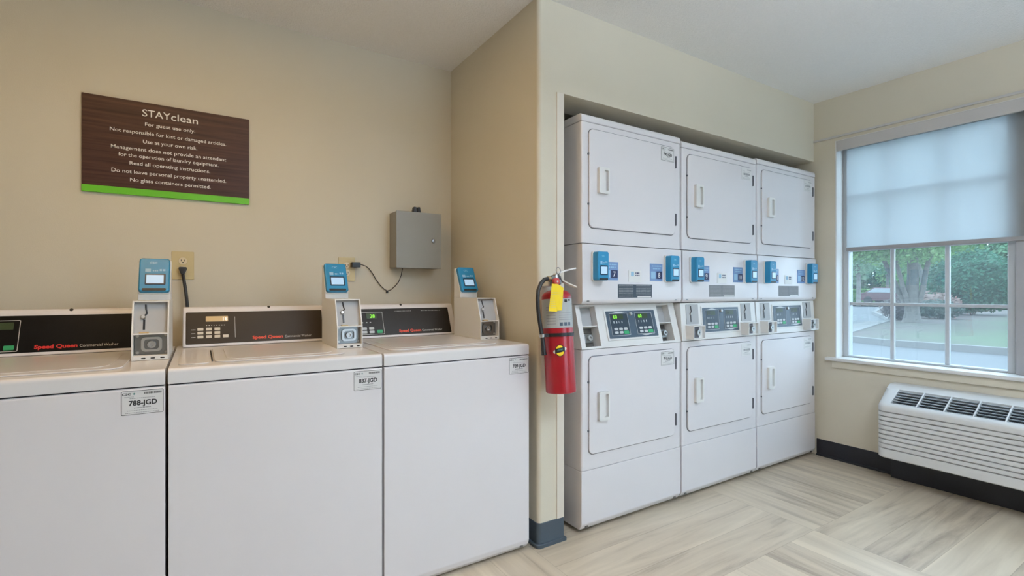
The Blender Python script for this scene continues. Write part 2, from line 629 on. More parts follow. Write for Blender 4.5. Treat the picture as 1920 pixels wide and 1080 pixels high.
    def text(self, s, x, z, y, width=None, height=None, align='c', bold=0.0, shear=0.0, m=0):
        """flat lettering in the plane y, facing -y. x: centre/left, z: bottom of the capitals"""
        vs, fs, xa, xb, ya, yb = text_mesh(s, bold, shear)
        cap = text_mesh('H', bold)[5]
        sz = (height / cap) if height else None
        sx = (width / (xb - xa)) if width else sz
        if sz is None:
            sz = sx
        w = (xb - xa) * sx
        ox = x - w / 2 if align == 'c' else (x if align == 'l' else x - w)
        self.raw([(ox + (v.x - xa) * sx, y, z + v.y * sz) for v in vs], fs, m)
        return self

    def bars(self, x0, x1, z, y, n, h, rng, m=0, gap=0.12):
        """a line of fine print too small to read: n short strokes between x0 and x1"""
        w = (x1 - x0) / n
        vs, fs = [], []
        for i in range(n):
            a = x0 + i * w
            b = a + w * (1 - gap - 0.25 * rng.random())
            k = len(vs)
            vs += [(a, y, z), (b, y, z), (b, y, z + h), (a, y, z + h)]
            fs.append((k, k + 1, k + 2, k + 3))
        return self.raw(vs, fs, m)

    def build(self, name, mats, parent=None, smooth=35, recalc=False):
        if name in FLAT_PARTS:
            smooth = None
        if recalc:
            bmesh.ops.recalc_face_normals(self.bm, faces=list(self.bm.faces))
        me = bpy.data.meshes.new(name)
        self.bm.to_mesh(me)
        self.bm.free()
        for mm in (mats if isinstance(mats, (list, tuple)) else [mats]):
            me.materials.append(mm)
        if smooth:
            for p in me.polygons:
                p.use_smooth = True
            me.set_sharp_from_angle(angle=R(smooth))
        o = bpy.data.objects.new(name, me)
        COL.objects.link(o)
        if smooth and len(me.polygons) < 3000:
            wn = o.modifiers.new('weighted_normals', 'WEIGHTED_NORMAL')
            wn.keep_sharp = True
        if parent is not None:
            o.parent = parent
        return o


def tag(o, label, cat, group=None):
    o['label'] = label
    o['category'] = cat
    if group:
        o['group'] = group
    return o


def thing(name, label, cat, loc, group=None, rot=(0, 0, 0)):
    o = bpy.data.objects.new(name, None)
    o.empty_display_size = 0.1
    COL.objects.link(o)
    o.location = loc
    o.rotation_euler = rot
    return tag(o, label, cat, group)


def structure(o):
    o['kind'] = 'structure'
    return o


def slope(x, y, z, tilt):
    """frame on a face that leans back by tilt (radians): local x across, local z up the slope, -y out of it"""
    return Matrix.Translation((x, y, z)) @ Matrix.Rotation(-tilt, 4, 'X')


RNG = random.Random(7)

# ------------------------------------------------------------------ the room
YF = 1.7354      # face of the end wall / header over the dryers
YB = 2.6156      # wall behind the washers
XW = 3.5423      # window wall
XC0, XC1 = 1.236, 1.3684   # short wall between washers and dryers
ZC = 2.39
XL, YR = -2.6, -3.4
structure(MB().box(XL, XW, YR, YB, -0.06, 0).build('floor', M['floor']))
structure(MB().box(XL - .1, XW + .3, YR - .1, YB + .15, ZC, ZC + 0.08).build('ceiling', M['ceiling']))
structure(MB().box(XL, XW + .18, YB, YB + 0.12, 0, ZC).build('wall_back', M['wall']))
structure(MB().box(XL - .1, XL, YR, YB, 0, ZC).build('wall_left', M['wall']))
b = MB()
b.box(XL, 1.40, YR - .1, YR, 0, ZC)
b.box(3.48, XW, YR - .1, YR, 0, ZC)
b.box(1.40, 3.48, YR - .1, YR, 0, 0.35)
b.box(1.40, 3.48, YR - .1, YR, 2.28, ZC)
structure(b.build('wall_front', M['wall']))
b = MB()
for a in (1.40, 2.08, 2.76, 3.44):
    b.box(a, a + .04, YR - .08, YR - .03, 0.35, 2.28)
for a in (0.35, 2.24):
    b.box(1.40, 3.48, YR - .079, YR - .031, a, a + .04)
_w = structure(b.build('window_added', M['mull']))  # unseen front windows, added to let cool daylight onto the machines
MB().box(1.42, 3.46, YR - .057, YR - .053, 0.37, 2.26).build('glazing', M['glass'], _w)

# short wall with a rounded corner bead and the header over the dryer alcove
b = MB()
rc = 0.018
pts = [(XC1, YF), (XC1, YB), (XC0, YB), (XC0, YF + rc)]
for i in range(1, 7):
    a = R(180 + 90 * i / 6)
    pts.append((XC0 + rc + rc * math.cos(a), YF + rc + rc * math.sin(a)))
b.prism(pts, 'z', 0, ZC)
structure(b.build('wall_partition', M['wall']))
structure(MB().box(XC1, XW, YF, YF + 0.19, 1.994, ZC).build('wall_header', M['wall']))
structure(MB().box(1.3325, XC1 + 0.004, YF - 0.006, YF + 0.11, 0.104, 1.992, 0.002).build('trim_1', M['jamb']))
# rubber base wrapped round the end of the short wall
b = MB()
for (d, z0, z1) in ((0.004, 0.014, 0.104), (0.013, 0.0, 0.016)):
    q = [(XC1 + d, YF - d), (XC1 + d, YF + .5), (XC1 + .0005, YF + .5), (XC1 + .0005, YF + .02)]
    q = [(XC1 + d, YF - d)]
    q += [(XC1 + d, YF + 0.5), (XC0 - d, YF + 0.5), (XC0 - d, YF - d + 0.02)]
    for i in range(1, 6):
        a = R(180 + 90 * i / 5)
        q.append((XC0 - d + .02 + .02 * math.cos(a), YF - d + .02 + .02 * math.sin(a)))
    b.prism(q, 'z', z0, z1, 0.0015, 1)
structure(b.build('baseboard_partition', M['slate']))

# window wall with one wide opening
WY0, WY1, WZ0, WZ1 = -0.17, 1.598, 0.674, 2.10
b = MB()
b.box(XW, XW + .18, YR, WY0, 0, ZC)
b.box(XW, XW + .18, WY1, YB, 0, ZC)
b.box(XW, XW + .18, WY0, WY1, 0, WZ0 - .02)
b.box(XW, XW + .18, WY0, WY1, WZ1, ZC)
structure(b.build('wall_right', M['wall']))
b = MB()   # white-painted returns of the opening
b.box(XW - .002, XW + .135, WY1 - .004, WY1 + .002, WZ0, WZ1)
b.box(XW - .002, XW + .135, WY0 - .002, WY0 + .004, WZ0, WZ1)
b.box(XW - .002, XW + .135, WY0, WY1, WZ1 - .004, WZ1 + .001)
structure(b.build('trim_2', M['white_trim']))
structure(MB().box(XW - .011, XW, YR, YF, 2.120, 2.134, 0.003).build('trim_3', M['valance']))
b = MB()
b.box(XW - .034, XW + .15, WY0 - .055, WY1 + .055, WZ0 - .022, WZ0, 0.006)
structure(b.build('trim_4', M['white_trim']))
structure(MB().box(XW - .014, XW - .0005, WY0 - .02, WY1 + .02, 0.606, WZ0 - .021, 0.004).build('trim_6', M['wall']))
b = MB()
b.box(XW - .006, XW - .0003, YR, YF - .02, 0.012, 0.112, 0.002, 1)
b.box(XW - .016, XW - .0003, YR, YF - .02, 0.0, 0.013, 0.003, 1)
structure(b.build('baseboard_right', M['slate_dark']))
structure(MB().box(XL, XC0 - .02, YB - .006, YB - .0003, 0, 0.1).build('baseboard_back', M['slate_dark']))

# two window units with muntins either side of a post
XG = XW + 0.118


def window_unit(name, y0, y1, my):
    b = MB()
    fw = 0.034
    for (a0, a1, z0, z1) in ((y0, y0 + fw, WZ0, WZ1), (y1 - fw, y1, WZ0, WZ1)):
        b.box(XG - .03, XG + .03, a0, a1, z0, z1, 0.003, 1)
    for z0, z1 in ((WZ0, WZ0 + .012), (WZ1 - .04, WZ1)):
        b.box(XG - .03, XG + .03, y0 + fw, y1 - fw, z0, z1, 0.003, 1)
    w = structure(b.build(name, M['winframe']))
    for yy in my:
        MB().box(XG - .011, XG + .011, yy - .011, yy + .011, WZ0 + .012, WZ1 - .04, 0.003, 1).build('muntin', M['winframe'], w)
    for zz in (1.028, 1.382, 1.736):
        MB().box(XG - .010, XG + .010, y0 + fw, y1 - fw, zz - .010, zz + .010, 0.003, 1).build('muntin', M['winframe'], w)
    MB().box(XG - .002, XG + .002, y0 + fw - .004, y1 - fw + .004, WZ0 + .010, WZ1 - .036).build('glazing', M['glass'], w)
    return w


window_unit('window_1', 0.766, WY1 - .004, (1.324, 1.056))
window_unit('window_2', WY0 + .004, 0.660, (0.395, 0.127))
structure(MB().box(XG - .055, XG + .04, 0.662, 0.764, WZ0, WZ1, 0.004).build('trim_5', M['mull']))

# ------------------------------------------------------------------ roller blind
t = thing('roller_blind', 'pale translucent roller blind pulled halfway down the wide window', 'blind', (XW, 0.7, 1.385))
XBL = 0.058
vs, fs = [], []
zs = [0.005, 0.2, 0.45, 0.70]
ny = 12
for i in range(ny + 1):
    yy = -0.855 + (1.558 - 0.7 + 0.855) * i / ny
    for z in zs:
        vs.append((XBL, yy, z))
nz = len(zs)
for i in range(ny):
    for k in range(nz - 1):
        fs.append((i * nz + k, (i + 1) * nz + k, (i + 1) * nz + k + 1, i * nz + k + 1))
MB().raw(vs, fs).build('cloth', M['blind'], t)
MB().box(XBL - .006, XBL + .006, -0.857, 0.860, -0.012, 0.012, 0.003).build('bottom_bar', M['bar'], t)
b = MB()
b.box(-0.006, 0.004, -0.855, 0.890, 0.645, 0.712, 0.002)
b.box(0.004, 0.09, -0.855, 0.890, 0.702, 0.710)
b.build('valance', M['valance'], t)
MB().tube([(0.05, -0.85, 0.675), (0.05, 0.862, 0.675)], 0.022, 12).build('roller_tube', M['blind'], t)

# ------------------------------------------------------------------ heater under the window
HX = 3.272
t = thing('air_conditioner', 'white wall air conditioner with slotted front below the window', 'air conditioner', (HX, 1.268, 0.0))
HL = 1.068


def heater_profile(fx, trench):
    """outline in (x from the front face, z); fx pushes the front back for the rounded ends"""
    p = [(0.266, 0.185), (0.06 + fx * .5, 0.166), (0.012 + fx, 0.166), (0.004 + fx, 0.172)]
    n, z0, z1 = 9, 0.222, 0.428
    for i in range(n):
        z = z0 + (z1 - z0) * i / (n - 1)
        p += [(0.004 + fx, z - .004), (0.018 + fx, z - .0015), (0.018 + fx, z + .0025), (0.0035 + fx, z + .003)]
    p += [(0.003 + fx, 0.452), (0.006 + fx, 0.461), (0.014 + fx, 0.469)]
    # sloped top: from (0.014, 0.469) up to (0.185, 0.552)
    a, c = (0.030 + fx, 0.4768), (0.150, 0.5405)
    if trench:
        p += [a, (a[0] + .018, a[1] - .040), (c[0] + .018, c[1] - .040), c]
    else:
        p += [a, (a[0] + .001, a[1] + .0005), (c[0] - .001, c[1] - .0005), c]
    p += [(0.185, 0.5585), (0.205, 0.563), (0.266, 0.563)]
    return p


b = MB()
secs = []
r_ = 0.045
for k in range(7):
    a = R(90 * k / 6)
    secs.append((-(r_ - r_ * math.sin(a)), r_ * (1 - math.cos(R(90 - 90 * k / 6))), False))
secs = [(-r_ * (1 - math.sin(R(15 * k))) if False else -(r_ * (1 - math.cos(R(15 * k)))), r_ * (1 - math.sin(R(15 * k))), False) for k in range(7)]
GR0, GR1 = -0.062, -(HL - 0.062)
sec2 = list(secs) + [(GR0, 0.0, False), (GR0 - .0005, 0.0, True), (GR1 + .0005, 0.0, True), (GR1, 0.0, False)]
sec2 += [(-HL - s[0], s[1], False) for s in reversed(secs)]
rings = []
for (yy, fx, tr) in sec2:
    rings.append([b.bm.verts.new((x, yy, z)) for x, z in heater_profile(fx, tr)])
n = len(rings[0])
for A, B in zip(rings, rings[1:]):
    for k in range(n):
        q = (k + 1) % n
        b.bm.faces.new([A[k], A[q], B[q], B[k]])
b.bm.faces.new(rings[0])
b.bm.faces.new(list(reversed(rings[-1])))
hb = b.build('housing', M['heater'], t, smooth=30, recalc=True)
# dark sheet added as shade between the louvres, then the louvres themselves
sl = Matrix.Translation((0.030, 0, 0.4768)) @ Matrix.Rotation(-math.atan2(0.0637, 0.120), 4, 'Y')
LEN = math.hypot(0.120, 0.0637)
b = MB()
b.T = sl
b.box(0.004, LEN - .002, GR1 + .004, GR0 - .004, -0.0385, -0.036)
b.build('outlet_shade', M['slate_dark'], t)
for i in range(6):
    b = MB()
    b.T = sl @ Matrix.Translation((0.012 + (LEN - .024) * i / 5, 0, -0.010)) @ Matrix.Rotation(R(-35), 4, 'Y')
    b.box(-0.0012, 0.0012, GR1 + .001, GR0 - .001, -0.011, 0.011)
    b.build('louver', M['louver'], t)
for i in range(8):
    b = MB()
    b.T = sl
    yy = GR0 - 0.118 - 0.118 * i
    if yy < GR1 + .02:
        break
    b.box(0.0, LEN, yy - .003, yy + .003, -0.018, 0.001)
    b.build('outlet_rib', M['heater'], t)
MB().box(0.215, 0.2665, -HL + .02, 0.004, 0.0, 0.164, 0.003).build('plinth', M['slate_dark'], t)

# ------------------------------------------------------------------ wall sign
t = thing('wall_sign', 'dark brown rules sign with green lower edge on the tan wall above washers', 'sign', (-0.1045, YB - .0005, 1.5165))
MB().box(-.299, .299, -.012, 0, 0.0275, 0.397, 0.0008, 1).build('board', M['sign_wood'], t)
MB().box(-.2995, .2995, -.0125, 0, 0.0, 0.028, 0.0008, 1).build('green_edge', M['sign_green'], t)
SY = -0.0128
for s, xa, xb, z, hh in (("STAY", -0.2064, -0.108, 1.8545, 0.031), ("clean", -0.106, -0.0079, 1.8545, None),
                         ("For guest use only.", -0.1973, -0.0179, 1.8145, None),
                         ("Not responsible for lost or damaged articles.", -0.314, 0.1011, 1.7755, None),
                         ("Use at your own risk.", -0.2045, -0.010, 1.7395, None),
                         ("Management does not provide an attendant", -0.3106, 0.1011, 1.7045, None),
                         ("for the operation of laundry equipment.", -0.2864, 0.0718, 1.6755, None),
                         ("Read all operating instructions.", -0.2494, 0.0387, 1.643, None),
                         ("Do not leave personal property unattended.", -0.3089, 0.1011, 1.6065, None),
                         ("No glass containers permitted.", -0.2477, 0.0407, 1.573, None)):
    hh = {'STAY': 0.029, 'clean': 0.029}.get(s, 0.0148)
    b = MB()
    b.text(s, (xa + xb) / 2 + 0.1045, z - 1.5165, SY, width=xb - xa, height=hh, bold=0.004)
    b.build('text_line', M['white_text'], t)

# ------------------------------------------------------------------ grey electrical box
t = thing('electrical_box', 'grey metal utility box mounted on the tan wall near the corner', 'electrical box', (1.0, YB - .0003, 1.235))
MB().box(-.130, .122, -.106, 0, 0.0, 0.298, 0.003).build('cabinet', M['box_grey'], t)
MB().box(-.131, .1235, -.114, -.1065, -0.001, 0.300, 0.002).build('door', M['box_grey'], t)
b = MB()
b.T = Matrix.Translation((0.079, -.114, 0.150)) @ Matrix.Rotation(R(90), 4, 'X')
b.lathe([(0.0, .005), (.006, .005), (.0075, .004), (.011, .004), (.0125, .0), (0.0, 0.0)], 20)
b.build('lock', M['steel'], t)
b = MB()
for s in (-1, 1):
    b.prism([(s * .002, 0.297), (s * .024, 0.297), (s * .0165, 0.336), (s * .003, 0.334)], 'y', -.075, -.045, 0.002, 1)
b.box(-.010, .010, -.068, -.052, 0.300, 0.318)
b.build('antenna', M['black'], t)

# ------------------------------------------------------------------ outlets, cord, adapter
def outlet(x, zc, label):
    t = thing('wall_outlet', label, 'outlet', (x, YB - .0003, zc))
    MB().plate(-.0415, .0415, -.0615, .0615, 0.004, -.006, 0, 0.002).build('cover_plate', M['outlet'], t)
    for s in (1, -1):
        b = MB()
        b.T = Matrix.Translation((0, -.006, s * .0195)) @ Matrix.Rotation(R(90), 4, 'X')
        b.lathe([(0.0, .0025), (.0155, .0025), (.0165, .0015), (.0165, -.001)], 24)
        so = b.build('socket', M['outlet_lt'], t)
        b = MB()
        zz = s * .0195
        b.box(-.0075, -.0050, -.0090, -.0080, zz - .002, zz + .0065)
        b.box(.0050, .0075, -.0090, -.0080, zz - .002, zz + .0065)
        b.plate(-.003, .003, zz - .0095, zz - .004, .0025, -.0090, -.0080)
        b.build('slot', M['black'], so)
    return t


outlet(-0.0636, 1.2245, 'cream outlet plate with a thick black cord plugged in')
outlet(0.642, 1.2245, 'cream outlet plate partly behind a blue card reader, black adapter in it')
t = thing('plugged_cable', 'thick black power cord plugged into the cream outlet', 'cable', (-0.0636, YB - .009, 1.205))
b = MB()
b.prism([(-.014, .012), (.014, .012), (.016, .004), (.009, -.014), (.0055, -.022), (-.0055, -.022), (-.009, -.014), (-.016, .004)], 'y', -.030, 0.0, 0.004)
b.build('plug', M['rubber'], t)
pts = []
for i in range(13):
    s = i / 12
    pts.append((0.0 + 0.020 * s + 0.006 * math.sin(s * 3), -.016 - .035 * math.sin(s * 3.0) * .5, -.016 - .26 * s))
MB().tube(pts, 0.0068, 10).build('cable', M['rubber'], t)
t = thing('power_adapter', 'black plug-in adapter with a thin wire running to the grey box', 'adapter', (0.669, YB - .0065, 1.247))
MB().box(-.010, .034, -.040, -.003, -.0135, .0135, 0.003).build('adapter_body', M['black'], t)
b = MB()
P_ = [(0.702, 1.248), (0.716, 1.2483), (0.735, 1.243), (0.7533, 1.2324), (0.773, 1.208), (0.792, 1.176), (0.8163, 1.1422), (0.838, 1.122), (0.8543, 1.1125), (0.872, 1.1165), (0.895, 1.135), (0.914, 1.160), (0.924, 1.195), (0.9291, 1.238)]
wy = [-.020, -.018, -.010, -.004, -.002, -.002, -.002, -.002, -.002, -.002, -.004, -.012, -.025, -.035]
b.tube([(p[0] - .669, y, p[1] - 1.247) for p, y in zip(P_, wy)], 0.0022, 6)
b.build('wire', M['rubber'], t)
MB().box(.1805, .1895, -.008, .004, -.147, -.134, 0.001, 1).build('wire_clip', M['black'], t)


# ------------------------------------------------------------------ shared machine pieces
def card_reader(parent, T, w, h, d, name='card_reader'):
    """blue payment reader on the local plane y=0 facing -y, lower left corner at the origin"""
    b = MB()
    b.T = T
    b.plate(-.003, w + .003, -.003, h + .003, 0.010, -d * .22, 0.0, 0.002)
    back = b.build('reader_back', M['white_matte'], parent)
    b = MB()
    b.T = T
    b.plate(0, w, 0, h, 0.010, -d, -d * .20, 0.005, 3)
    rd = b.build(name, M['blue'], parent)
    y = -d - .0006
    b = MB()
    b.T = T
    b.plate(w * .20, w * .86, h * .19, h * .52, 0.003, y - .001, y + .003, 0.001)
    b.build('screen_bezel', M['screen_frame'], rd)
    b = MB()
    b.T = T
    b.raw([(w * .245, y - .0016, h * .225), (w * .80, y - .0016, h * .225), (w * .80, y - .0016, h * .475), (w * .245, y - .0016, h * .475)], [(0, 1, 2, 3)])
    b.build('screen', M['screen'], rd)
    b = MB()
    b.T = T
    b.text('CSC', w * .46, h * .82, y, width=w * .24, bold=0.02)
    b.raw([(w * .20, y, h * .57), (w * .38, y, h * .57), (w * .38, y, h * .67), (w * .20, y, h * .67)], [(0, 1, 2, 3)])
    b.bars(w * .44, w * .62, h * .585, y, 3, h * .05, RNG)
    b.bars(w * .66, w * .86, h * .60, y, 2, h * .06, RNG)
    b.build('print', M['blue_pale'], rd)
    b = MB()
    b.T = T
    b.plate(w * .12, w * .88, h * .015, h * .085, 0.003, y - .0005, y + .004)
    b.build('card_slot', M['black'], rd)
    return rd


def asset_label(parent, T, w, h, number, name='asset_label', faint=False):
    """white property label: rim, small mark, bar code, number, fine print"""
    b = MB()
    b.T = T
    b.plate(0, w, 0, h, 0.003, -.0006, 0.0004)
    y = -.0010
    if not faint:
        b.ring(0.0008, w - .0008, .0008, h - .0008, .003, .0020, w - .0020, .0020, h - .0020, .0025, y, y + .0002, m=1)
    if number:
        b.text('CSC', w * .13, h * .82, y, width=w * .20, height=h * .085, bold=0.03, shear=0.0, m=1)
        b.text('+', w * .30, h * .80, y, width=w * .06, height=h * .12, bold=0.03, m=3)
        b.text(number, w * .51, h * .39, y, width=w * .66, height=h * .20, bold=0.032, m=1)
    else:
        b.bars(w * .18, w * .84, h * .40, y, 7, h * .18, RNG, m=2)
    b.bars(w * .54, w * .95, h * .82, y, 16, h * .085, RNG, m=1 if not faint else 2, gap=0.3)
    b.bars(w * .08, w * .30, h * .73, y, 9, h * .02, RNG, m=2)
    b.bars(w * .2, w * .8, h * .665, y, 14, h * .022, RNG, m=2)
    b.bars(w * .3, w * .7, h * .27, y, 12, h * .035, RNG, m=2)
    b.bars(w * .14, w * .86, h * .17, y, 18, h * .02, RNG, m=2)
    b.bars(w * .10, w * .90, h * .08, y, 20, h * .02, RNG, m=2)
    return b.build(name, [M['label'], M['ink'], M['ink_grey'], M['ink_teal']], parent)


# ------------------------------------------------------------------ washers
YW = 1.7396
PW = 0.6373
WXR = 1.1957


def washer(idx, x_left, label, number, style):
    """local x measured from the left edge, y from the front face backwards"""
    t = thing('washing_machine', label, 'washing machine', (x_left, YW, 0), 'white top-load washers in a row')
    w = PW - 0.006
    # cabinet with a chamfered foot
    b = MB()
    prof = [(0.022, 0.012), (0.70, 0.012), (0.70, 0.8375), (0.004, 0.8375), (0.0, 0.8335), (0.0, 0.050), (0.006, 0.030)]
    b.prism(prof, 'x', 0.001, w, 0.0025, 2)
    cab = b.build('cabinet', M['white'], t)
    for sx in (0.035, w - 0.035):
        MB().plate(sx - .007, sx + .007, 0.022, 0.029, .003, 0.0035, 0.012).build('front_clip', M['steel'], t)
    # top with rolled front edge
    b = MB()
    prof = [(0.0, 0.841), (0.705, 0.841), (0.705, 0.886), (0.030, 0.886)]
    for i in range(6):
        a = R(90 + 90 * i / 5)
        prof.append((0.011 + .011 * math.cos(a), 0.875 + .011 * math.sin(a)))
    b.prism(prof, 'x', 0.0, w, 0.0025, 2)
    top = b.build('top', M['white_gloss'], t)
    MB().box(0.004, w - .003, 0.006, 0.69, 0.836, 0.8425).build('top_joint', M['gap'], t)
    # lid with rounded corners, set in a shallow dish
    b = MB()
    x0 = 0.118 if style == 'brown' else 0.045
    o = rr(x0, 0.525, 0.062, 0.520, 0.045, 8)
    b.prism(o, 'z', 0.8862, 0.8905, 0.0025, 2)
    i_ = rr(x0 + .035, 0.490, 0.100, 0.480, 0.05, 8)
    b.prism(i_, 'z', 0.8903, 0.8925, 0.0015, 2)
    b.build('lid', M['white_gloss'], t)
    if style == 'brown':
        MB().box(0.1105, 0.1145, 0.11, 0.44, 0.8855, 0.8885).build('lid_gap', M['gap'], t)
        b = MB()
        b.prism(rr(0.022, 0.104, 0.062, 0.520, 0.02), 'z', 0.8862, 0.8890, 0.0015, 2)
        b.build('side_tray', M['white_gloss'], t)
    # console
    tilt = math.atan2(0.066, 0.156)
    b = MB()
    cx0, cx1 = 0.020, 0.585
    prof = [(0.597, 0.887), (0.664, 1.038), (0.672, 1.0445), (0.684, 1.046), (0.760, 1.040), (0.772, 1.028), (0.775, 0.887)]
    b.prism(prof, 'x', cx0, cx1, 0.006, 3)
    con = b.build('console', M['white'], t)
    MB().box(cx0 + .004, cx1 - .004, 0.603, 0.77, 0.8855, 0.8885).build('console_joint', M['gap'], t)
    T = slope(0, 0.597, 0.887, tilt)
    fm = {'black': M['console_black'], 'brown': M['console_brown'], 'mid': M['console_mid']}[style]
    b = MB()
    b.T = T
    b.plate(0.031, 0.552, 0.012, 0.149, 0.004, -.0016, .002, 0.0006, 1)
    face = b.build('control_panel', fm, t)
    y = -.0022

    def zz(z):
        return (z - 0.887) / math.cos(tilt)
    # lettering
    tx = {'black': (0.2267, 0.342, 0.348, 0.458), 'brown': (0.267, 0.385, 0.392, 0.501), 'mid': (0.271, 0.386, 0.391, 0.501)}[style]
    b = MB()
    b.T = T
    b.text('Speed Queen', (tx[0] + tx[1]) / 2, zz(0.909), y, width=tx[1] - tx[0], height=0.0135, bold=0.035)
    b.build('brand_lettering', M['red_text'] if style == 'black' else M['orange_text'], face)
    b = MB()
    b.T = T
    b.text('Commercial Washer', (tx[2] + tx[3]) / 2, zz(0.909), y, width=tx[3] - tx[2], height=0.0105)
    b.build('lettering', M['grey_text'], face)
    # keypad
    if style == 'brown':
        b = MB()
        b.T = T
        b.plate(0.099, 0.178, zz(0.985), zz(1.006), .002, y - .001, y + .002)
        d = b.build('display', M['led_off'], face)
        b = MB()
        b.T = T
        b.text('18', 0.168, zz(0.9885), y - .0016, height=0.0145, bold=0.02)
        b.build('digits', M['led_white'], d)
        for r in range(3):
            for c in range(3):
                b = MB()
                b.T = T
                a = 0.070 + .0295 * c
                zb = zz(0.9495 - .0148 * r)
                b.plate(a, a + .0205, zb, zb + .0118, .0015, y - .0012, y + .002, 0.0006, 1)
                b.build('button', M['btn'], face)
        b = MB()
        b.T = T
        b.plate(.159, .179, zz(.920), zz(.920) + .0118, .0015, y - .0012, y + .002, 0.0006, 1)
        b.build('button', M['btn'], face)
        b = MB()
        b.T = T
        b.raw([(.2025, y, zz(.918)), (.2040, y, zz(.918)), (.2040, y, zz(1.003)), (.2025, y, zz(1.003))], [(0, 1, 2, 3)])
        for k in range(3):
            b.bars(.050, .064, zz(.9525 - .0148 * k), y, 3, .003, RNG)
        b.bars(.10, .172, zz(.968), y, 8, .0035, RNG, gap=0.5)
        b.build('markings', M['grey_text'], face)
    else:
        fx1 = 0.185 if style == 'black' else 0.198
        b = MB()
        b.T = T
        b.ring(0.040, fx1, zz(.903), zz(1.0085), .003, .0415, fx1 - .0018, zz(.9048), zz(1.0067), .002, y, y + .0004)
        b.build('keypad_outline', M['grey_text'], face)
        b = MB()
        b.T = T
        b.plate(.118, .168, zz(.977), zz(1.001), .001, y - .0002, y + .001)
        d = b.build('display', M['led_dim'], face)
        if style == 'mid':
            b = MB()
            b.T = T
            b.text('28', .147, zz(.981), y - .0008, height=.0175, bold=0.01)
            b.build('digits', M['led_green'], d)
        for r in range(2):
            for c in range(3):
                b = MB()
                b.T = T
                a = fx1 - .142 + .0345 * c
                zb = zz(.926 - .0165 * r)
                b.plate(a, a + .024, zb, zb + .0125, .003, y - .0012, y + .002, 0.0006, 1)
                b.build('button', M['btn_grey'], face)
        b = MB()
        b.T = T
        a = fx1 - .036
        b.plate(a, a + .027, zz(.9085), zz(.9085) + .0165, .003, y - .0012, y + .002, 0.0006, 1)
        b.build('button', M['green_btn'], face)
        b = MB()
        b.T = T
        b.bars(fx1 - .12, fx1 - .05, zz(.957), y, 4, .005, RNG, gap=0.5)
        if style == 'mid':
            b.bars(.26, .35, zz(1.009), y, 14, .003, RNG, gap=0.4)
            b.bars(.40, .51, zz(1.009), y, 14, .003, RNG, gap=0.4)
        b.build('markings', M['grey_text'], face)
    hx = {'black': 0.315, 'brown': 0.335, 'mid': 0.300}[style]
    b = MB()
    b.T = Matrix.Translation((hx, 0.669, 1.042)) @ Matrix.Rotation(R(52), 4, 'X')
    b.lathe([(0.0, .0022), (.0045, .0022), (.006, .0012), (.006, -.003)], 16)
    b.build('hole_plug', M['black'], t)
    # coin box: side walls follow the sloping upper front
    bx0, bx1 = 0.530, 0.629
    f0, f1, bk = 0.245, 0.283, 0.525      # front below, front at the top, back
    zs_, zt_ = 0.972, 1.079
    prof = [(f0, 0.887), (bk, 0.887), (bk, zt_), (f1, zt_), (f0, zs_)]
    b = MB()
    b.prism(prof, 'x', bx0, bx0 + .004)
    b.prism(prof, 'x', bx1 - .004, bx1)
    b.box(bx0 + .0035, bx1 - .0035, f1, bk, zt_ - .004, zt_)
    b.box(bx0 + .0035, bx1 - .0035, f0 + .001, f0 + .045, zs_ - .002, zs_ + .002)
    b.box(bx0 + .0035, bx1 - .0035, bk - .004, bk, 0.887, zt_)
    b.box(bx0 + .0035, bx1 - .0035, f0 + .001, f0 + .040, 0.887, 0.902, 0.001, 1)
    cb = b.build('coin_box', M['white_matte'], t, smooth=None)
    tl2 = math.atan2(f1 - f0, zt_ - zs_)
    b = MB()
    b.T = slope(0, f0 + .020, zs_, tl2)
    b.box(bx0 + .004, bx1 - .004, 0, .003, 0.0, 0.110)
    b.build('coin_plate', M['grey_plate'], cb)
    b = MB()
    b.T = slope(0, f0 + .0192, zs_, tl2)
    c = bx0 + .031
    b.tube([(c + .003, 0, .100), (c + .004, 0, .085), (c + .007, 0, .070), (c + .001, 0, .062)], .0026, 8)
    b.box(c - .003, c + .003, -.001, .001, .014, .048)
    b.build('coin_slot', M['black'], cb)
    b = MB()
    b.T = slope(c - .003, f0 + .019, zs_, tl2) @ Matrix.Translation((0, 0, .056)) @ Matrix.Rotation(R(90), 4, 'X')
    b.lathe([(0, .009), (.005, .009), (.007, .006), (.007, 0)], 16)
    b.build('coin_return', M['steel_lt'], cb)
    MB().box(c - .012, c + .014, f0 + .006, f0 + .020, zs_ + .002, zs_ + .006, .001, 1).build('coin_lip', M['brass'], cb)
    # lock plate in the lower recess
    yl = f0 + .030
    MB().box(bx0 + .006, bx1 - .004, yl, yl + .003, 0.903, zs_ - .002).build('lock_plate', M['steel'], cb)
    cxm, czm = (bx0 + bx1) / 2 + .002, 0.936
    b = MB()
    b.ring(cxm - .028, cxm + .028, czm - .023, czm + .024, .012, cxm - .020, cxm + .020, czm - .016, czm + .017, .009, yl - .008, yl, yl + .006)
    lk = b.build('lock_ring', M['steel_lt'] if style != 'mid' else M['steel'], cb)
    b = MB()
    b.T = Matrix.Translation((cxm, yl - .002, czm)) @ Matrix.Rotation(R(90), 4, 'X')
    b.lathe([(0, .002), (.006, .002), (.0065, .010), (.0115, .010), (.0125, .0), (.0125, -.006)], 20)
    b.build('lock', M['steel_lt'], cb)
    for sx in (-.038, .038):
        for sz in (-.026, .028):
            b = MB()
            b.T = Matrix.Translation((cxm + sx, yl, czm + sz)) @ Matrix.Rotation(R(90), 4, 'X')
            b.lathe([(0, .003), (.003, .003), (.005, .001), (.005, 0)], 12)
            b.build('screw', M['steel_lt'], cb)
    b = MB()
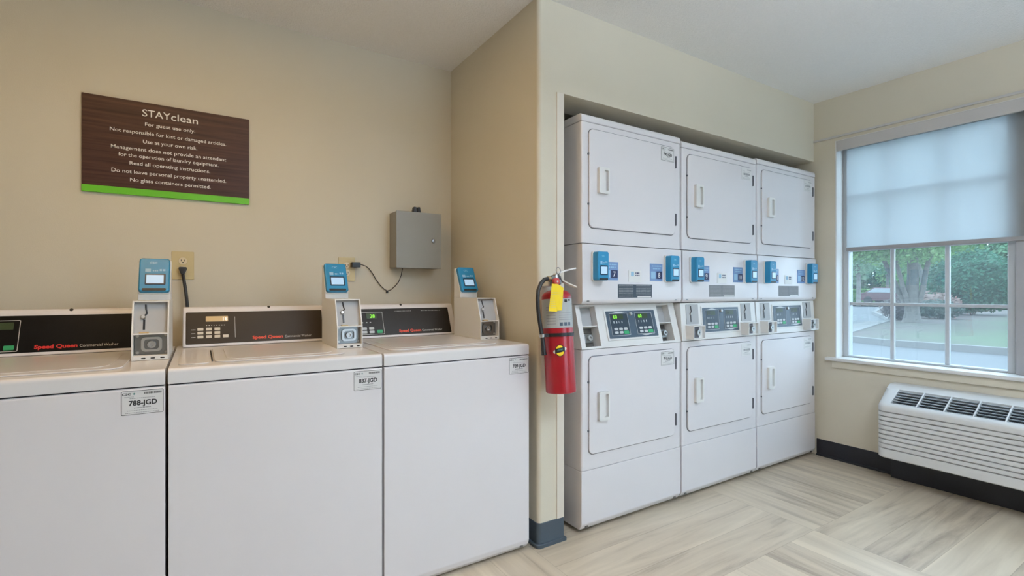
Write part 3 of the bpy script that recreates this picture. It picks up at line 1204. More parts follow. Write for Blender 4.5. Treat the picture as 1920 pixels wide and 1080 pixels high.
    for sx in (.025, .050, .076):
        b.plate(bx0 + sx, bx0 + sx + .012, .8915, .8955, .0018, f0 + .0003, f0 + .002)
    b.build('vent_slot', M['gap'], cb)
    # reader on its wedge mount
    b = MB()
    b.prism([(0.455, 1.079), (0.455, 1.104), (0.512, 1.2225), (0.522, 1.2265), (0.525, 1.222), (0.525, 1.079)], 'x', bx0 - .001, bx1 - .003, 0.003, 2)
    b.build('reader_mount', M['white_matte'], t)
    tl3 = math.atan2(0.057, 0.1185)
    card_reader(t, slope(bx0 + .001, 0.4555, 1.105, tl3) @ Matrix.Translation((0, 0, -.003)), 0.092, 0.134, 0.022)
    asset_label(t, Matrix.Translation((0.530, 0.0, 0.763)), 0.098, 0.069, number)
    return t


washer(0, WXR - 3 * PW, 'white top-load washer tagged 788-JGD with near-black console and red lettering', '788-JGD', 'black')
washer(1, WXR - 2 * PW, 'white top-load washer tagged 837-JGD with brown console and cream buttons', '837-JGD', 'brown')
washer(2, WXR - 1 * PW, 'white top-load washer tagged 789-JGD beside the wall corner and extinguisher', '789-JGD', 'mid')

# ------------------------------------------------------------------ stacked dryers
YD = 1.7157
X0 = 1.4556
PD = 0.690


def dryer(idx, label, numbers, labels, dz):
    """local x from the left edge, y from the front face backwards"""
    t = thing('stacked_dryer', label, 'dryer', (X0 + PD * idx, YD, 0), 'white stacked dryers in the alcove')
    xa, xb, dp = 0.006, 0.685, 0.72
    k = idx != 0
    zt = 1.917 + dz
    z1s = 1.881 + dz
    # dark core put in to give the joints their shade
    MB().box(xa + .012, xb - .012, 0.03 if k else 0.13, dp - .02, 0.03, 1.90 + dz).build('joint_shade_core', M['gap'], t)
    # kick panel
    b = MB()
    prof = [(0.020, 0.018), (dp, 0.018), (dp, 0.2895), (0.0, 0.2895), (0.0, 0.048), (0.003, 0.042), (0.014, 0.024)]
    b.prism(prof, 'x', xa, xb, 0.004, 3)
    kp = b.build('kick_panel', M['white'], t)
    for sx in (xa + .035, xb - .04):
        MB().plate(sx - .008, sx + .008, 0.026, 0.036, .003, 0.004, 0.013).build('screw', M['steel'], kp)

    def section(name, z0, z1, y0=0.0):
        b = MB()
        b.prism([(xa, dp), (xa, y0 + .010)] + [(xa + .010 - .010 * math.cos(R(15 * i)), y0 + .010 - .010 * math.sin(R(15 * i))) for i in range(1, 6)] +
                [(xa + .010, y0), (xb - .010, y0)] + [(xb - .010 + .010 * math.sin(R(15 * i)), y0 + .010 - .010 * math.cos(R(15 * i))) for i in range(1, 6)] +
                [(xb, y0 + .010), (xb, dp)], 'z', z0, z1)
        return b.build(name, M['white'], t)
    section('lower_cabinet', 0.2925, 0.8425)
    section('upper_cabinet', 1.3315, z1s - .003)
    b = MB()
    b.prism([(0.0, z1s), (dp, z1s), (dp, zt), (0.012, zt), (0.004, zt - .004), (0.0, zt - .014)], 'x', xa - .001, xb + .001, 0.005, 3)
    b.build('top', M['white'], t)
    # doors
    for nm, z0, z1, hz, lab in (('lower', 0.362, 0.810, (0.512, 0.646), labels[1]), ('upper', 1.399 + dz * .5, 1.850 + dz, (1.563, 1.684), labels[0])):
        d0, d1 = 0.046, 0.634
        b = MB()
        b.plate(d0 - .003, d1 + .003, z0 - .003, z1 + .003, 0.030, -.0015, .002)
        gk = b.build('door_seal', M['seal'], t)
        b = MB()
        b.plate(d0, d1, z0, z1, 0.027, -.008, .001, 0.004, 3)
        dr = b.build('door', M['white'], t)
        b = MB()
        b.ring(.094, .158, hz[0], hz[1], .008, .125, .150, hz[0] + .014, hz[1] - .012, .006, -.024, -.007, -.009)
        b.build('handle', M['white_matte'], dr, smooth=20)
        for a in (z1 - .105, z0 + .050):
            MB().box(d1 - .001, d1 + .009, -.012, .004, a, a + .062, .002, 1).build('hinge', M['seal'], dr)
        MB().box(d0 - .006, d0 + .001, -.006, 0, z1 - .12, z1 - .112).build('catch', M['seal'], dr)
        MB().box(d0 - .006, d0 + .001, -.006, 0, z0 + .105, z0 + .113).build('catch', M['seal'], dr)
        asset_label(dr, Matrix.Translation((0.524, -.0082, z1 - .078)), 0.098, 0.070, lab, faint=idx > 0)
    # reader panel, rolled under at its lower edge
    b = MB()
    prof = [(0.0, 1.3285), (dp, 1.3285), (dp, 1.050), (0.030, 1.050)]
    for i in range(1, 6):
        a = R(-90 - 90 * i / 5)
        prof.append((0.022 - .006 + .022 * math.cos(a) + .0, 1.072 + .022 * math.sin(a)))
    prof += [(-0.006, 1.10), (-0.004, 1.3255)]
    b.prism(prof, 'x', xa, xb, 0.003, 2)
    pn = b.build('reader_panel', M['white'], t)
    for sx in (0.040, 0.640):
        MB().plate(sx - .008, sx + .008, 1.062, 1.069, .003, -.0055, .004).build('screw', M['steel'], pn)
    T0 = Matrix.Translation((0, -.006, 0))
    card_reader(t, T0 @ Matrix.Translation((0.061, 0, 1.160)), 0.068, 0.132, 0.043)
    card_reader(t, T0 @ Matrix.Translation((0.551, 0, 1.160)), 0.068, 0.132, 0.043)
    for (sx0, sx1, nn, side) in ((0.118, 0.226, numbers[0], 1), (0.446, 0.536, numbers[1], 1)):
        b = MB()
        b.box(sx0, sx1, -.0075, -.004, 1.162, 1.249)
        y = -.0079
        b.bars(sx1 - .078, sx1 - .008, 1.234, y, 6, .006, RNG, m=1)
        b.bars(sx1 - .070, sx1 - .014, 1.221, y, 5, .006, RNG, m=1)
        b.raw([(sx1 - .046, y, 1.173), (sx1 - .004, y, 1.173), (sx1 - .004, y, 1.210), (sx1 - .046, y, 1.210)], [(0, 1, 2, 3)], 2)
        b.plate(sx1 - .084, sx1 - .052, 1.174, 1.209, .003, y, y + .0005, m=1)
        b.text(nn, sx1 - .025, 1.180, y - .0004, height=.024, bold=0.01, m=3)
        b.build('number_sticker', [M['sign_blue'], M['blue_pale'], M['sign_navy'], M['white_text']], t)
    b = MB()
    b.box(0.226, 0.458, -.0072, -.004, 1.079, 1.144)
    y = -.0077
    for q in range(8):
        b.bars(.232, .328, 1.137 - .0075 * q, y, 14, .003, RNG, m=1)
        if q < 7:
            b.bars(.348, .452, 1.137 - .0075 * q, y, 15, .003, RNG, m=1)
    b.raw([(.356, y - .0003, 1.080), (.452, y - .0003, 1.080), (.452, y - .0003, 1.0865), (.356, y - .0003, 1.0865)], [(0, 1, 2, 3)], 2)
    b.build('instruction_sticker', [M['panel_dark'] if idx == 0 else M['sticker_grey'], M['ink_grey'], M['label']], t)
    b = MB()
    b.box(0.297, 0.384, -.0068, -.004, 1.156, 1.212)
    y = -.0072
    b.plate(.312, .332, 1.184, 1.205, .003, y, y + .0004, m=1)
    b.bars(.343, .372, 1.196, y, 3, .007, RNG, m=2)
    b.bars(.343, .372, 1.185, y, 3, .006, RNG, m=2)
    b.build('payment_sticker', [M['white_matte'], M['blue_pale'], M['sign_navy']], t)
    # control section
    zc0, zc1 = 0.8455, 1.0475
    ytop = 0.050 if not k else 0.012
    yb0 = -0.003
    tl = math.atan2(ytop - yb0, zc1 - zc0)
    Ts = slope(0, yb0, zc0, tl)
    H = math.hypot(ytop - yb0, zc1 - zc0)
    prof = [(yb0, zc0), (dp, zc0), (dp, zc1), (ytop, zc1)]
    inner = [(yb0 + .060, zc0), (dp, zc0), (dp, zc1), (ytop + .060, zc1)]
    if not k:
        b = MB()
        nl, nr = (0.032, 0.126), (0.548, 0.640)
        b.prism(prof, 'x', xa, nl[0])
        b.prism(inner, 'x', nl[0], nl[1])
        b.prism(prof, 'x', nl[1], nr[0])
        b.prism(inner, 'x', nr[0], nr[1])
        b.prism(prof, 'x', nr[1], xb)
        for nn in (nl, nr):
            b.T = Ts
            b.box(nn[0] - .001, nn[1] + .001, .0005, .062, H - .008, H)
            b.box(nn[0] - .001, nn[1] + .001, .0005, .062, 0.0, .010)
            b.T = Matrix.Identity(4)
        cs = b.build('control_section', M['white_matte'], t, smooth=None)
        for nn in (nl, nr):
            b = MB()
            b.T = Ts
            b.box(nn[0], nn[1], .004, .058, .104, .108)
            b.build('coin_shelf', M['white_matte'], cs)
            b = MB()
            b.T = Ts
            b.box(nn[0] + .001, nn[1] - .001, .038, .058, .110, H - .009)
            b.build('coin_plate', M['grey_plate'], cs)
            c = nn[0] + .022
            b = MB()
            b.T = Ts
            b.tube([(c + .003, .037, .185), (c + .005, .037, .172), (c + .004, .037, .160)], .003, 8)
            b.box(c - .002, c + .004, .035, .039, .118, .146)
            b.build('coin_slot', M['black'], cs)
            b = MB()
            b.T = Ts @ Matrix.Translation((c + .001, .037, .152)) @ Matrix.Rotation(R(90), 4, 'X')
            b.lathe([(0, .008), (.004, .008), (.006, .005), (.006, 0)], 14)
            b.build('coin_return', M['steel_lt'], cs)
            b = MB()
            b.T = Ts
            b.box(nn[0] + .002, nn[1] - .002, .050, .059, .012, .102)
            b.build('lock_plate', M['steel'], cs)
            cm = (nn[0] + nn[1]) / 2 - .004
            b = MB()
            b.T = Ts
            b.box(cm - .026, cm + .026, .022, .052, .028, .078, .008, 3)
            b.build('lock_ring', M['steel'], cs)
            b = MB()
            b.T = Ts @ Matrix.Translation((cm + .004, .022, .053)) @ Matrix.Rotation(R(90), 4, 'X')
            b.lathe([(0, .004), (.006, .004), (.0065, .012), (.013, .012), (.014, .0)], 20)
            b.build('lock', M['steel_lt'], cs)
    else:
        b = MB()
        b.prism(prof, 'x', xa, xb, 0.003, 2)
        cs = b.build('control_section', M['white_matte'], t)
        for (p0, p1), (q0, q1) in (((.047, .148), (.038, .134)), ((.540, .636), (.530, .628))):
            b = MB()
            b.T = Ts
            b.plate(p0, p1, .088, .194, .004, -.003, .002, .001, 1)
            b.build('coin_plate', M['grey_plate'], cs)
            c = p0 + .034
            b = MB()
            b.T = Ts
            b.tube([(c + .003, -.004, .186), (c + .004, -.004, .172), (c + .007, -.004, .158), (c + .001, -.004, .150)], .0028, 8)
            b.box(c - .003, c + .003, -.005, -.002, .100, .136)
            b.build('coin_slot', M['black'], cs)
            b = MB()
            b.T = Ts @ Matrix.Translation((c - .003, -.003, .144)) @ Matrix.Rotation(R(90), 4, 'X')
            b.lathe([(0, .008), (.004, .008), (.006, .005), (.006, 0)], 14)
            b.build('coin_return', M['steel_lt'], cs)
            b = MB()
            b.ring(q0, q1, .8565, .928, .002, q0 + .004, q1 - .004, .8605, .924, .002, -.050, .020, -.034)
            bx = b.build('coin_box', M['white_matte'], cs, smooth=20)
            MB().box(q0 + .006, q0 + .060, -.036, -.0335, .864, .921).build('lock_plate', M['seal'], cs)
            b = MB()
            b.T = Matrix.Translation(((q0 + q1) / 2 - .002, -.034, .892)) @ Matrix.Rotation(R(90), 4, 'X')
            b.lathe([(0, .010), (.006, .010), (.0065, .016), (.0155, .016), (.017, .0)], 20)
            b.build('lock', M['steel_lt'], cs)
    # display panel
    s0, s1 = (0.184, 0.518) if not k else (0.180, 0.506)
    b = MB()
    b.T = Ts
    b.plate(s0 - .010, s1 + .010, .030, .182, .004, -.004, .001, .0015, 1)
    fr_ = b.build('panel_frame', M['white_matte'], cs)
    b = MB()
    b.T = Ts
    b.plate(s0, s1, .040, .173, .003, -.006, -.002)
    pf = b.build('control_panel', M['panel_blue'], t)
    for j, u in enumerate((s0 + .018, s0 + .188)):
        y = -.0066
        ww = .122
        b = MB()
        b.T = Ts
        b.plate(u, u + ww, .052, .162, .003, y, y + .003)
        kp_ = b.build('keypad', M['panel_dark'], pf)
        b = MB()
        b.T = Ts
        b.ring(u, u + ww, .052, .162, .003, u + .0016, u + ww - .0016, .0536, .1604, .002, y - .0006, y)
        if j == 0:
            b.raw([(u + .004, y - .0008, .160), (u + ww - .004, y - .0008, .160), (u + ww * .58, y - .0008, .169), (u + ww * .42, y - .0008, .169)], [(0, 1, 2, 3)])
        else:
            b.raw([(u + .004, y - .0008, .055), (u + ww * .42, y - .0008, .046), (u + ww * .58, y - .0008, .046), (u + ww - .004, y - .0008, .055)], [(0, 1, 2, 3)])
        b.bars(u + .020, u + ww - .03, .112, y - .0008, 4, .011, RNG, gap=0.62)
        b.build('keypad_outline', M['btn_grey'], kp_)
        b = MB()
        b.T = Ts
        b.box(u + .016, u + .090, y - .0006, y + .001, .132, .156)
        dd = b.build('display', M['led_dim'], kp_)
        b = MB()
        b.T = Ts
        b.text('60' if j == 0 else '60', u + .036, .135, y - .0012, height=.018, bold=0.01)
        b.build('digits', M['led_green'] if idx == 0 else M['seal'], dd)
        for r in range(2):
            for c in range(3):
                if r == 1 and c == 2:
                    continue
                b = MB()
                b.T = Ts
                a = u + .018 + .032 * c
                zb = .078 - .017 * r
                b.plate(a, a + .024, zb, zb + .012, .005, y - .0014, y + .001, .0006, 1)
                b.build('button', M['btn_grey'], kp_)
        b = MB()
        b.T = Ts
        b.plate(u + .078, u + .112, .058, .074, .004, y - .0014, y + .001, .0006, 1)
        b.build('button', M['green_btn'], kp_)
    b = MB()
    b.T = Ts @ Matrix.Translation((s0 + .160, -.006, .156)) @ Matrix.Rotation(R(90), 4, 'X')
    b.lathe([(0, .010), (.007, .010), (.009, .006), (.0095, 0)], 18)
    b.build('knob', M['steel_lt'], pf)
    return t


dryer(0, 'white stacked dryer with readers 7 and 8, beside the red fire extinguisher', ('7', '8'), ('790-JGD', '791-JGD'), 0.006)
dryer(1, 'white stacked dryer in the middle of the row of three', ('9', '10'), (None, None), -0.008)
dryer(2, 'white stacked dryer at the end of the row, next to the window wall', ('11', '12'), (None, None), 0.0)

# ------------------------------------------------------------------ fire extinguisher
t = thing('fire_extinguisher', 'red fire extinguisher with yellow tag hanging on the narrow wall end', 'fire extinguisher', (1.2705, 1.622, 0.690), rot=(R(-4.6), 0, 0))
rr_ = 0.063
b = MB()
prof = [(0, 0.004), (.052, 0.004), (.058, 0.0), (.0625, .003), (rr_, .014), (rr_, 0.395)]
for i in range(1, 8):
    a = R(90 * i / 8)
    prof.append((.018 + (rr_ - .018) * math.cos(a), 0.395 + .032 * math.sin(a)))
prof += [(.018, .430), (.018, .434)]
b.lathe(prof, 40)
b.build('cylinder', M['red'], t)


def wrap(a0, a1, z0, z1, rad, name, m, n=24, mats=None, extra=None):
    """a curved sheet on the cylinder; angles in degrees, 270 faces the room"""
    b = MB()
    vs, fs = [], []
    for i in range(n + 1):
        a = R(a0 + (a1 - a0) * i / n)
        for z in (z0, z1):
            vs.append((rad * math.cos(a), rad * math.sin(a), z))
    for i in range(n):
        fs.append((2 * i, 2 * i + 2, 2 * i + 3, 2 * i + 1))
    b.raw(vs, fs)
    if extra:
        extra(b, rad)
    return b.build(name, mats or m, t, smooth=60)


def label_print(b, rad):
    def patch(a0, a1, z0, z1, m, rr2=rad + .0006):
        vs, fs = [], []
        for i in range(5):
            a = R(a0 + (a1 - a0) * i / 4)
            vs += [(rr2 * math.cos(a), rr2 * math.sin(a), z0), (rr2 * math.cos(a), rr2 * math.sin(a), z1)]
        for i in range(4):
            fs.append((2 * i, 2 * i + 2, 2 * i + 3, 2 * i + 1))
        b.raw(vs, fs, m)
    for k in range(3):
        patch(240 + 17 * k, 252 + 17 * k, .276, .290, 2)
    for q in range(7):
        patch(188, 226, .283 + .0115 * q, .287 + .0115 * q, 1)
    for q in range(4):
        patch(238, 292, .300 + .009 * q, .3028 + .009 * q, 1)
    patch(262, 274, .372, .384, 3)
    patch(278, 292, .378, .384, 3)


wrap(140, 330, .268, .388, rr_ + .0006, 'instruction_label', None, mats=[M['ext_label'], M['ink_grey'], M['panel_blue'], M['ink']], extra=label_print, n=40)
b = MB()
ring_p = [(rr_ + .0015) for _ in range(41)]
pts = [((rr_ + .001) * math.cos(R(360 * i / 40)), (rr_ + .001) * math.sin(R(360 * i / 40)), .240) for i in range(41)]
vs, fs = [], []
for i in range(40):
    a = R(9 * i)
    for rad, z in ((rr_ + .0004, .233), (rr_ + .0035, .233), (rr_ + .0035, .247), (rr_ + .0004, .247)):
        vs.append((rad * math.cos(a), rad * math.sin(a), z))
for i in range(40):
    j = (i + 1) % 40
    for q in range(4):
        q2 = (q + 1) % 4
        fs.append((4 * i + q, 4 * i + q2, 4 * j + q2, 4 * j + q))
b.raw(vs, fs)
b.box(-.092, -.064, -.022, -.004, .233, .247, .002)
b.build('hose_strap', M['black'], t, recalc=True)


def badge(b, rad):
    def disc(a_c, z_c, ra, rz, m, rr2, n=18):
        vs = [(rr2 * math.cos(R(a_c)), rr2 * math.sin(R(a_c)), z_c)]
        for i in range(n):
            th = 2 * math.pi * i / n
            aa = R(a_c + ra * math.cos(th))
            vs.append((rr2 * math.cos(aa), rr2 * math.sin(aa), z_c + rz * math.sin(th)))
        b.raw(vs, [(0, i + 1, (i + 1) % n + 1) for i in range(n)], m)
    disc(236, .176, 18, .0245, 1, rad + .0004)
    disc(236, .176, 15.5, .0215, 0, rad + .0008)
    for sx, sz in ((-19, -.005), (19, .007)):
        disc(236 + sx, .176 + sz, 6, .007, 2, rad + .0006)
    vs, fs = [], []
    for i in range(7):
        f = i / 6
        aa = R(236 - 18 + 36 * f)
        zc = .174 + .008 * f
        for dz_ in (-.009, .009):
            vs.append(((rad + .0012) * math.cos(aa), (rad + .0012) * math.sin(aa), zc + dz_))
    for i in range(6):
        fs.append((2 * i, 2 * i + 2, 2 * i + 3, 2 * i + 1))
    b.raw(vs, fs, 1)
    vs, fs = [], []
    for i in range(5):
        a0 = 236 - 9 + 4 * i
        z0 = .1725 + .008 * ((a0 - 223) / 26)
        k = len(vs)
        for (da, dz_) in ((0, 0), (2.4, 0), (2.4, .006), (0, .006)):
            aa = R(a0 + da)
            vs.append(((rad + .0016) * math.cos(aa), (rad + .0016) * math.sin(aa), z0 + dz_))
        fs.append((k, k + 1, k + 2, k + 3))
    b.raw(vs, fs, 3)


b = MB()
badge(b, rr_ + .0004)
b.build('badge', [M['yellow'], M['black'], M['grey_text'], M['ink_teal']], t, smooth=None)
b = MB()
b.lathe([(.017, .425), (.017, .448), (.024, .452), (.024, .470), (.019, .474), (.017, .490), (0, .492)], 20)
b.box(-.030, .022, -.014, .014, .462, .486, .004)
b.build('valve', M['steel'], t)
b = MB()
b.T = Matrix.Translation((-.018, -.022, .460)) @ Matrix.Rotation(R(90), 4, 'X')
b.lathe([(0, .014), (.012, .014), (.016, .011), (.0165, 0), (0, 0)], 24)
gg = b.build('gauge', M['red_dull'], t)
b = MB()
b.T = Matrix.Translation((-.018, -.0365, .460)) @ Matrix.Rotation(R(90), 4, 'X')
b.lathe([(0, .0006), (.0045, .0006), (.0045, 0)], 16)
b.build('gauge_face', M['label'], gg)
for nm, pts in (('carry_handle', [(0.006, 0, .474), (.035, 0, .466), (.070, 0, .452), (.108, 0, .440)]),
                ('squeeze_lever', [(-.004, 0, .494), (.030, 0, .504), (.068, 0, .514), (.108, 0, .522)])):
    b = MB()
    for (p, q) in zip(pts, pts[1:]):
        pass
    up = [(p[0], p[2] + .0035) for p in pts]
    dn = [(p[0], p[2] - .0035) for p in reversed(pts)]
    b.prism(up + dn, 'y', -.011, .011, .002, 2)
    b.build(nm, M['jamb'] if nm == 'carry_handle' else M['white_matte'], t)
b = MB()
b.tube([(.006 + .012 * math.cos(R(30 * i)), -.014, .508 + .014 * math.sin(R(30 * i))) for i in range(13)], .0015, 6)
b.tube([(.006, -.014, .494), (.020, -.016, .468), (.024, -.018, .460)], .0022, 6)
b.build('safety_pin', M['steel'], t)
b = MB()
hp = [(-.030, -.004, .474), (-.045, -.006, .474), (-.066, -.010, .470), (-.088, -.014, .452), (-.104, -.016, .424), (-.110, -.017, .390), (-.109, -.016, .350), (-.105, -.015, .310), (-.099, -.014, .270), (-.093, -.013, .236), (-.090, -.013, .215)]
b.tube(hp, 0.0085, 12)
ho = b.build('hose', M['rubber'], t)
MB().tube([(-.0905, -.013, .219), (-.088, -.013, .160)], [0.0085, 0.0110], 14).build('nozzle', M['black'], ho)
MB().tube([(-.026, -.003, .474), (-.046, -.006, .474)], 0.0105, 12).build('hose_coupling', M['brass'], ho)
MB().tube([(-.0945, -.0135, .246), (-.0925, -.013, .234)], 0.0115, 12).build('hose_clamp', M['steel_lt'], ho)
b = MB()
b.T = Matrix.Translation((-.046, -.068, .440)) @ Matrix.Rotation(R(3), 4, 'Y') @ Matrix.Rotation(R(4.6), 4, 'X')
b.raw([(-.036, 0, -.105), (.004, 0, -.106), (.006, -.001, -.102), (.030, 0, -.100), (.034, 0, -.008), (.006, 0, .006), (-.026, 0, .006)], [(0, 1, 2, 3, 4, 5, 6)])
b.raw([(-.036, .0008, -.105), (.004, .0008, -.106), (.006, .0002, -.102), (.030, .0008, -.100), (.034, .0008, -.008), (.006, .0008, .006), (-.026, .0008, .006)], [(6, 5, 4, 3, 2, 1, 0)])
for q in range(9):
    b.bars(-.027, .026, -.030 - .0075 * q, -.0004, 11, .0018, RNG, m=1)
tg = b.build('tag', [M['yellow'], M['outlet']], t, smooth=None)
MB().box(-.018, .018, 0.030, 0.098, .448, .476, .003).build('wall_hook', M['white_trim'], t)

# ------------------------------------------------------------------ outside the window
GZ = -0.12
structure(MB().box(XW + .22, 92, -30, 70, GZ - .3, GZ).build('road', M['road']))
structure(MB().box(-30, XW + .22, -40, YR - .2, GZ - .3, GZ).build('ground', M['bounce_paving']))
# planted island: kerb line near x = 13.3, point towards (14, 6), far side curving back
isl = [(13.25, -12), (13.15, 3.0), (13.1, 4.8), (13.4, 5.75), (14.2, 6.1), (16.3, 6.6), (19.1, 7.3), (22.0, 7.95), (25, 9.2), (30, 11.6), (40, 15.0), (40, -12)]
structure(MB().prism(isl, 'z', GZ, GZ + 0.12, 0.0).build('lawn', M['lawn']))
kb = MB()


def offset_line(line, d):
    out = []
    for i, p in enumerate(line):
        a = Vector(line[max(0, i - 1)])
        c = Vector(line[min(len(line) - 1, i + 1)])
        dr = (c - a).normalized()
        nrm = Vector((-dr.y, dr.x))
        out.append((p[0] + nrm.x * d, p[1] + nrm.y * d))
    return out


def kerb_run(line, w, h, name, m):
    o = offset_line(line, w)
    b = MB()
    for i in range(len(line) - 1):
        b.prism([line[i], line[i + 1], o[i + 1], o[i]], 'z', GZ, GZ + h)
    return structure(b.build(name, m, smooth=None))


kerb_run(isl[:-1], 0.16, 0.14, 'kerb', M['kerb'])
kerb_run([(15.0, 6.9), (17, 7.6), (19.0, 8.25), (21.0, 8.2), (23.0, 8.6)], 0.5, 0.012, 'path', M['kerb'])
structure(MB().prism([(13.3, 6.0), (14.2, 6.25), (16.3, 6.75), (19.1, 7.45), (22.0, 8.1), (24.2, 9.0), (22.8, 9.0), (20.6, 8.7), (18.2, 8.4), (16, 8.1), (13.6, 7.6)], 'z', GZ, GZ + .01).build('sidewalk', M['kerb']))
structure(MB().box(44, 92, -12, 68, GZ, GZ + .12).build('lawn', M['lawn']))
kerb_run([(44, 45), (44, -12)], 0.2, 0.15, 'kerb', M['kerb'])


def leaves(b, c, rx, ry, rz, n, s, rng, shell=0.55, floor_z=None):
    """leafy mass: n small bent leaf sprays scattered through an ellipsoid"""
    vs, fs = [], []
    while len(fs) < n * 2:
        d = Vector((rng.gauss(0, 1), rng.gauss(0, 1), rng.gauss(0, 1)))
        if d.length < 1e-3:
            continue
        d.normalize()
        f = shell + (1 - shell) * rng.random() ** 0.6
        f *= 1.0 + 0.10 * math.sin(5 * d.x + 2 * d.z) * math.cos(4 * d.y)
        p = Vector((c[0] + d.x * rx * f, c[1] + d.y * ry * f, c[2] + d.z * rz * f))
        if floor_z is not None and p.z < floor_z:
            continue
        nrm = (d + 0.8 * Vector((rng.gauss(0, 1), rng.gauss(0, 1), rng.gauss(0, 1))) + Vector((0, 0, .4))).normalized()
        u = nrm.cross(Vector((rng.random(), rng.random(), rng.random() + .1))).normalized()
        w = nrm.cross(u)
        k = s * (0.6 + 0.8 * rng.random())
        q = len(vs)
        vs += [p - u * k, p - w * k * .55 + nrm * k * .12, p + u * k, p + w * k * .55 + nrm * k * .12]
        fs.append((q, q + 1, q + 2))
        fs.append((q, q + 2, q + 3))
    b.raw(vs, fs)


def limb(b, pts, r0, r1, n=9):
    m = len(pts)
    b.tube(pts, [r0 + (r1 - r0) * i / (m - 1) for i in range(m)], n)


# main tree
rg = random.Random(3)
t = thing('shade_tree', 'thick grey-trunked shade tree standing in the mulch bed outside the window', 'tree', (21.2, 7.1, GZ + .12))
b = MB()
limb(b, [(0, 0, -.05), (0, 0, .12), (0, 0, .45), (0, 0, .9), (.02, -.02, 1.6), (.05, 0, 2.6), (0, .1, 4.2)], .26, .12, 14)
b.tube([(0, 0, -.05), (0, 0, .06), (0, 0, .3)], [.36, .28, .22], 14)
limb(b, [(-.05, .14, .6), (-.1, .34, 1.05), (-.1, .62, 1.75), (-.2, .95, 2.7), (-.3, 1.4, 3.9)], .105, .05)
limb(b, [(.05, -.14, .6), (.1, -.26, 1.1), (.1, -.36, 1.8), (.2, -.55, 2.8), (.4, -1.0, 4.0)], .105, .05)
limb(b, [(-.1, .05, .6), (-.28, .16, 1.2), (-.5, .3, 2.2), (-.9, .4, 3.6)], .09, .04)
b.build('trunk', M['bark'], t)
b = MB()
leaves(b, (0.2, .3, 4.6), 3.4, 3.4, 2.5, 9000, .095, rg, 0.5)
leaves(b, (-1.2, .9, 2.75), 1.0, 1.3, .7, 1900, .06, rg, 0.2)
leaves(b, (-1.2, -.6, 2.75), 1.0, 1.2, .75, 1900, .06, rg, 0.2)
leaves(b, (-.6, 2.2, 2.9), 1.2, 1.0, .8, 1500, .06, rg, 0.2)
b.build('crown', M['leaf'], t, smooth=None)

# slimmer trees across the far road
def slim_tree(loc, h, cr, label, leafm, lean=(0, 0), trunk_r=.12, barkm='bark_pale', cz=None, n=4200, s=.11):
    t = thing('slim_tree', label, 'tree', loc)
    b = MB()
    limb(b, [(0, 0, -.05), (lean[0] * .3, lean[1] * .3, h * .3), (lean[0] * .7, lean[1] * .7, h * .55), (lean[0], lean[1], h * .8)], trunk_r, trunk_r * .4)
    limb(b, [(lean[0] * .3, lean[1] * .3, h * .3), (lean[0] * .3 + .5, lean[1] * .3 + .7, h * .6)], trunk_r * .6, trunk_r * .25, 7)
    b.build('trunk', M[barkm], t)
    b = MB()
    leaves(b, (lean[0], lean[1], cz or h * .7), cr, cr, h * .36, n, s, rg, 0.3)
    b.build('crown', M[leafm], t, smooth=None)
    return t


slim_tree((42.8, 17.7, 0), 6.5, 2.0, 'slim pale-trunked tree by the far road, furthest from the large bush', 'leaf_pale', trunk_r=.17)
slim_tree((51.2, 18.9, 0), 7.0, 1.8, 'slim tree by the far road just behind the parked maroon car', 'leaf_mid', trunk_r=.16, barkm='bark')
slim_tree((34.5, 10.8, 0), 6.5, 2.4, 'leaning tree with pale limbs growing behind the large round bush', 'leaf', lean=(-.3, .9), trunk_r=.15, cz=4.6)

# tree line
def big_tree(loc, w, h, leafm):
    t = thing('background_tree', 'leafy green tree in the tree line behind the hedge', 'tree', loc, 'tree line behind the hedge')
    b = MB()
    limb(b, [(0, 0, -.1), (0, 0, h * .3), (0, .1, h * .7)], .3, .1)
    b.build('trunk', M['bark'], t)
    b = MB()
    leaves(b, (0, 0, h * .40), w, w, h * .48, 5000, .25, rg, 0.5, floor_z=0.15)
    b.build('crown', M[leafm], t, smooth=None)


for i, (x, y_, w, h, lm) in enumerate(((70, 34.5, 3.3, 8.5, 'leaf_pale'), (70.4, 27.2, 3.3, 9.5, 'leaf_mid'), (70.4, 19.6, 3.3, 9, 'leaf'),
                                       (70, 11.9, 3.3, 8.5, 'leaf_mid'), (62.8, 28.2, 3.1, 8, 'leaf_pale'), (63, 20.8, 3.1, 8.6, 'leaf'),
                                       (62.5, 13.6, 3.1, 8.2, 'leaf_mid'), (62.5, 6.6, 3.1, 8.6, 'leaf'))):
    big_tree((x, y_, 0), w, h, lm)

# hedge
b = MB()
vs = []
rg2 = random.Random(11)
L_ = 24
H_ = 1.25
cnt = 0
V, F = [], []
for i in range(9000):
    yy = rg2.random() * L_
    side = rg2.random()
    if side < .6:
        p = Vector((rg2.random() * .12, yy, rg2.random() * H_))
        nr = Vector((-1, 0, .2))
    else:
        p = Vector((rg2.random() * 1.1, yy, H_ - rg2.random() * .1))
        nr = Vector((-.2, 0, 1))
    nr = (nr + .6 * Vector((rg2.gauss(0, 1), rg2.gauss(0, 1), rg2.gauss(0, 1)))).normalized()
    u = nr.cross(Vector((rg2.random(), rg2.random(), rg2.random() + .1))).normalized()
    w = nr.cross(u)
    k = .12 + .08 * rg2.random()
    q = len(V)
    V += [p - u * k, p - w * k * .6, p + u * k, p + w * k * .6]
    F.append((q, q + 1, q + 2, q + 3))
b.raw(V, F)
b.box(.08, 1.1, 0, L_, 0, H_ - .06)
o = b.build('hedge', M['leaf'], smooth=None)
o.location = (53.5, 8.5, 0)
tag(o, 'long clipped green hedge running along the far side of the road', 'hedge')


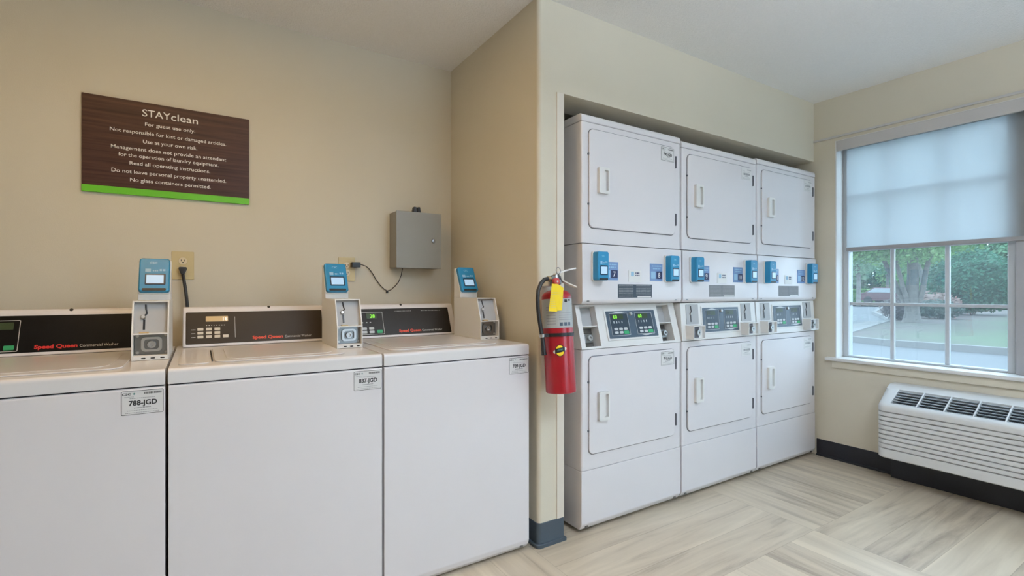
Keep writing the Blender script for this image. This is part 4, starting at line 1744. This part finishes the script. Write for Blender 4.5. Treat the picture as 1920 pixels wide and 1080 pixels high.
def bush(name, loc, rx, ry, h, n, s, leafm, label, stems=True):
    t = thing(name, label, 'bush', loc)
    if stems:
        b = MB()
        for k in range(5):
            a = 2 * math.pi * k / 5
            b.tube([(.05 * math.cos(a), .05 * math.sin(a), -.03), (.3 * rx * math.cos(a), .3 * ry * math.sin(a), h * .4)], [.03, .015], 6)
        b.build('stem', M['bark'], t)
    b = MB()
    leaves(b, (0, 0, h * .52), rx, ry, h * .50, n, s, rg, 0.6, floor_z=0.04)
    # dense inner body
    prof = [(0, h * .06)]
    for k in range(1, 9):
        a = R(-90 + 180 * k / 9)
        prof.append((min(rx, ry) * .80 * math.cos(a), h * .52 + h * .42 * math.sin(a)))
    prof.append((0, h * .94))
    b.lathe(prof, 20)
    b.build('foliage', M[leafm], t, smooth=None)
    return t


bush('round_bush', (30.3, 7.85, 0), 1.65, 1.65, 2.95, 9500, .075, 'leaf_dark', 'large round dark green bush beyond the lawn outside')
bush('low_shrub', (25.0, 7.55, 0), .85, .85, .75, 900, .07, 'leaf_grey', 'low dark rounded shrub on the lawn side of the thick tree')
bush('low_shrub', (27.4, 8.6, 0), 1.1, 1.2, 1.05, 900, .09, 'leaf_rust', 'low rust-tinged shrub just behind the dark rounded shrub')
bush('low_shrub', (22.6, 7.95, 0), .6, .6, .85, 800, .07, 'leaf_purple', 'purplish shrub on the road side of the thick tree')

# parked car, seen small beyond the trunk
t = thing('car', 'maroon car with pale windscreen parked by the hedge, partly behind the tree', 'car', (47.4, 17.2, 0.0), rot=(0, 0, R(82)))
b = MB()
side = [(-2.2, .30), (-2.2, .72), (-1.75, .86), (-1.0, .92), (-.25, 1.38), (.9, 1.40), (1.65, .98), (2.15, .90), (2.25, .55), (2.2, .30)]
b.prism(side, 'y', -.85, .85, .06, 2)
b.build('body', M['car_red'], t)
b = MB()
b.prism([(-.92, .95), (-.28, 1.33), (.86, 1.34), (1.45, .98)], 'y', -.862, .862, .02, 1)
b.build('windows', M['car_glass'], t)
b = MB()
b.raw([(-1.02, -.72, .955), (-1.02, .72, .955), (-.32, .66, 1.385), (-.32, -.66, 1.385)], [(0, 1, 2, 3)])
b.build('windscreen', M['car_glass'], t)
for sx in (-1.4, 1.35):
    for sy in (-.78, .78):
        b = MB()
        b.T = Matrix.Translation((sx, sy, .33)) @ Matrix.Rotation(R(90), 4, 'X')
        b.lathe([(0, .1), (.2, .1), (.32, .09), (.33, 0), (.32, -.09), (.2, -.1), (0, -.1)], 20)
        b.build('wheel', M['tyre'], t)
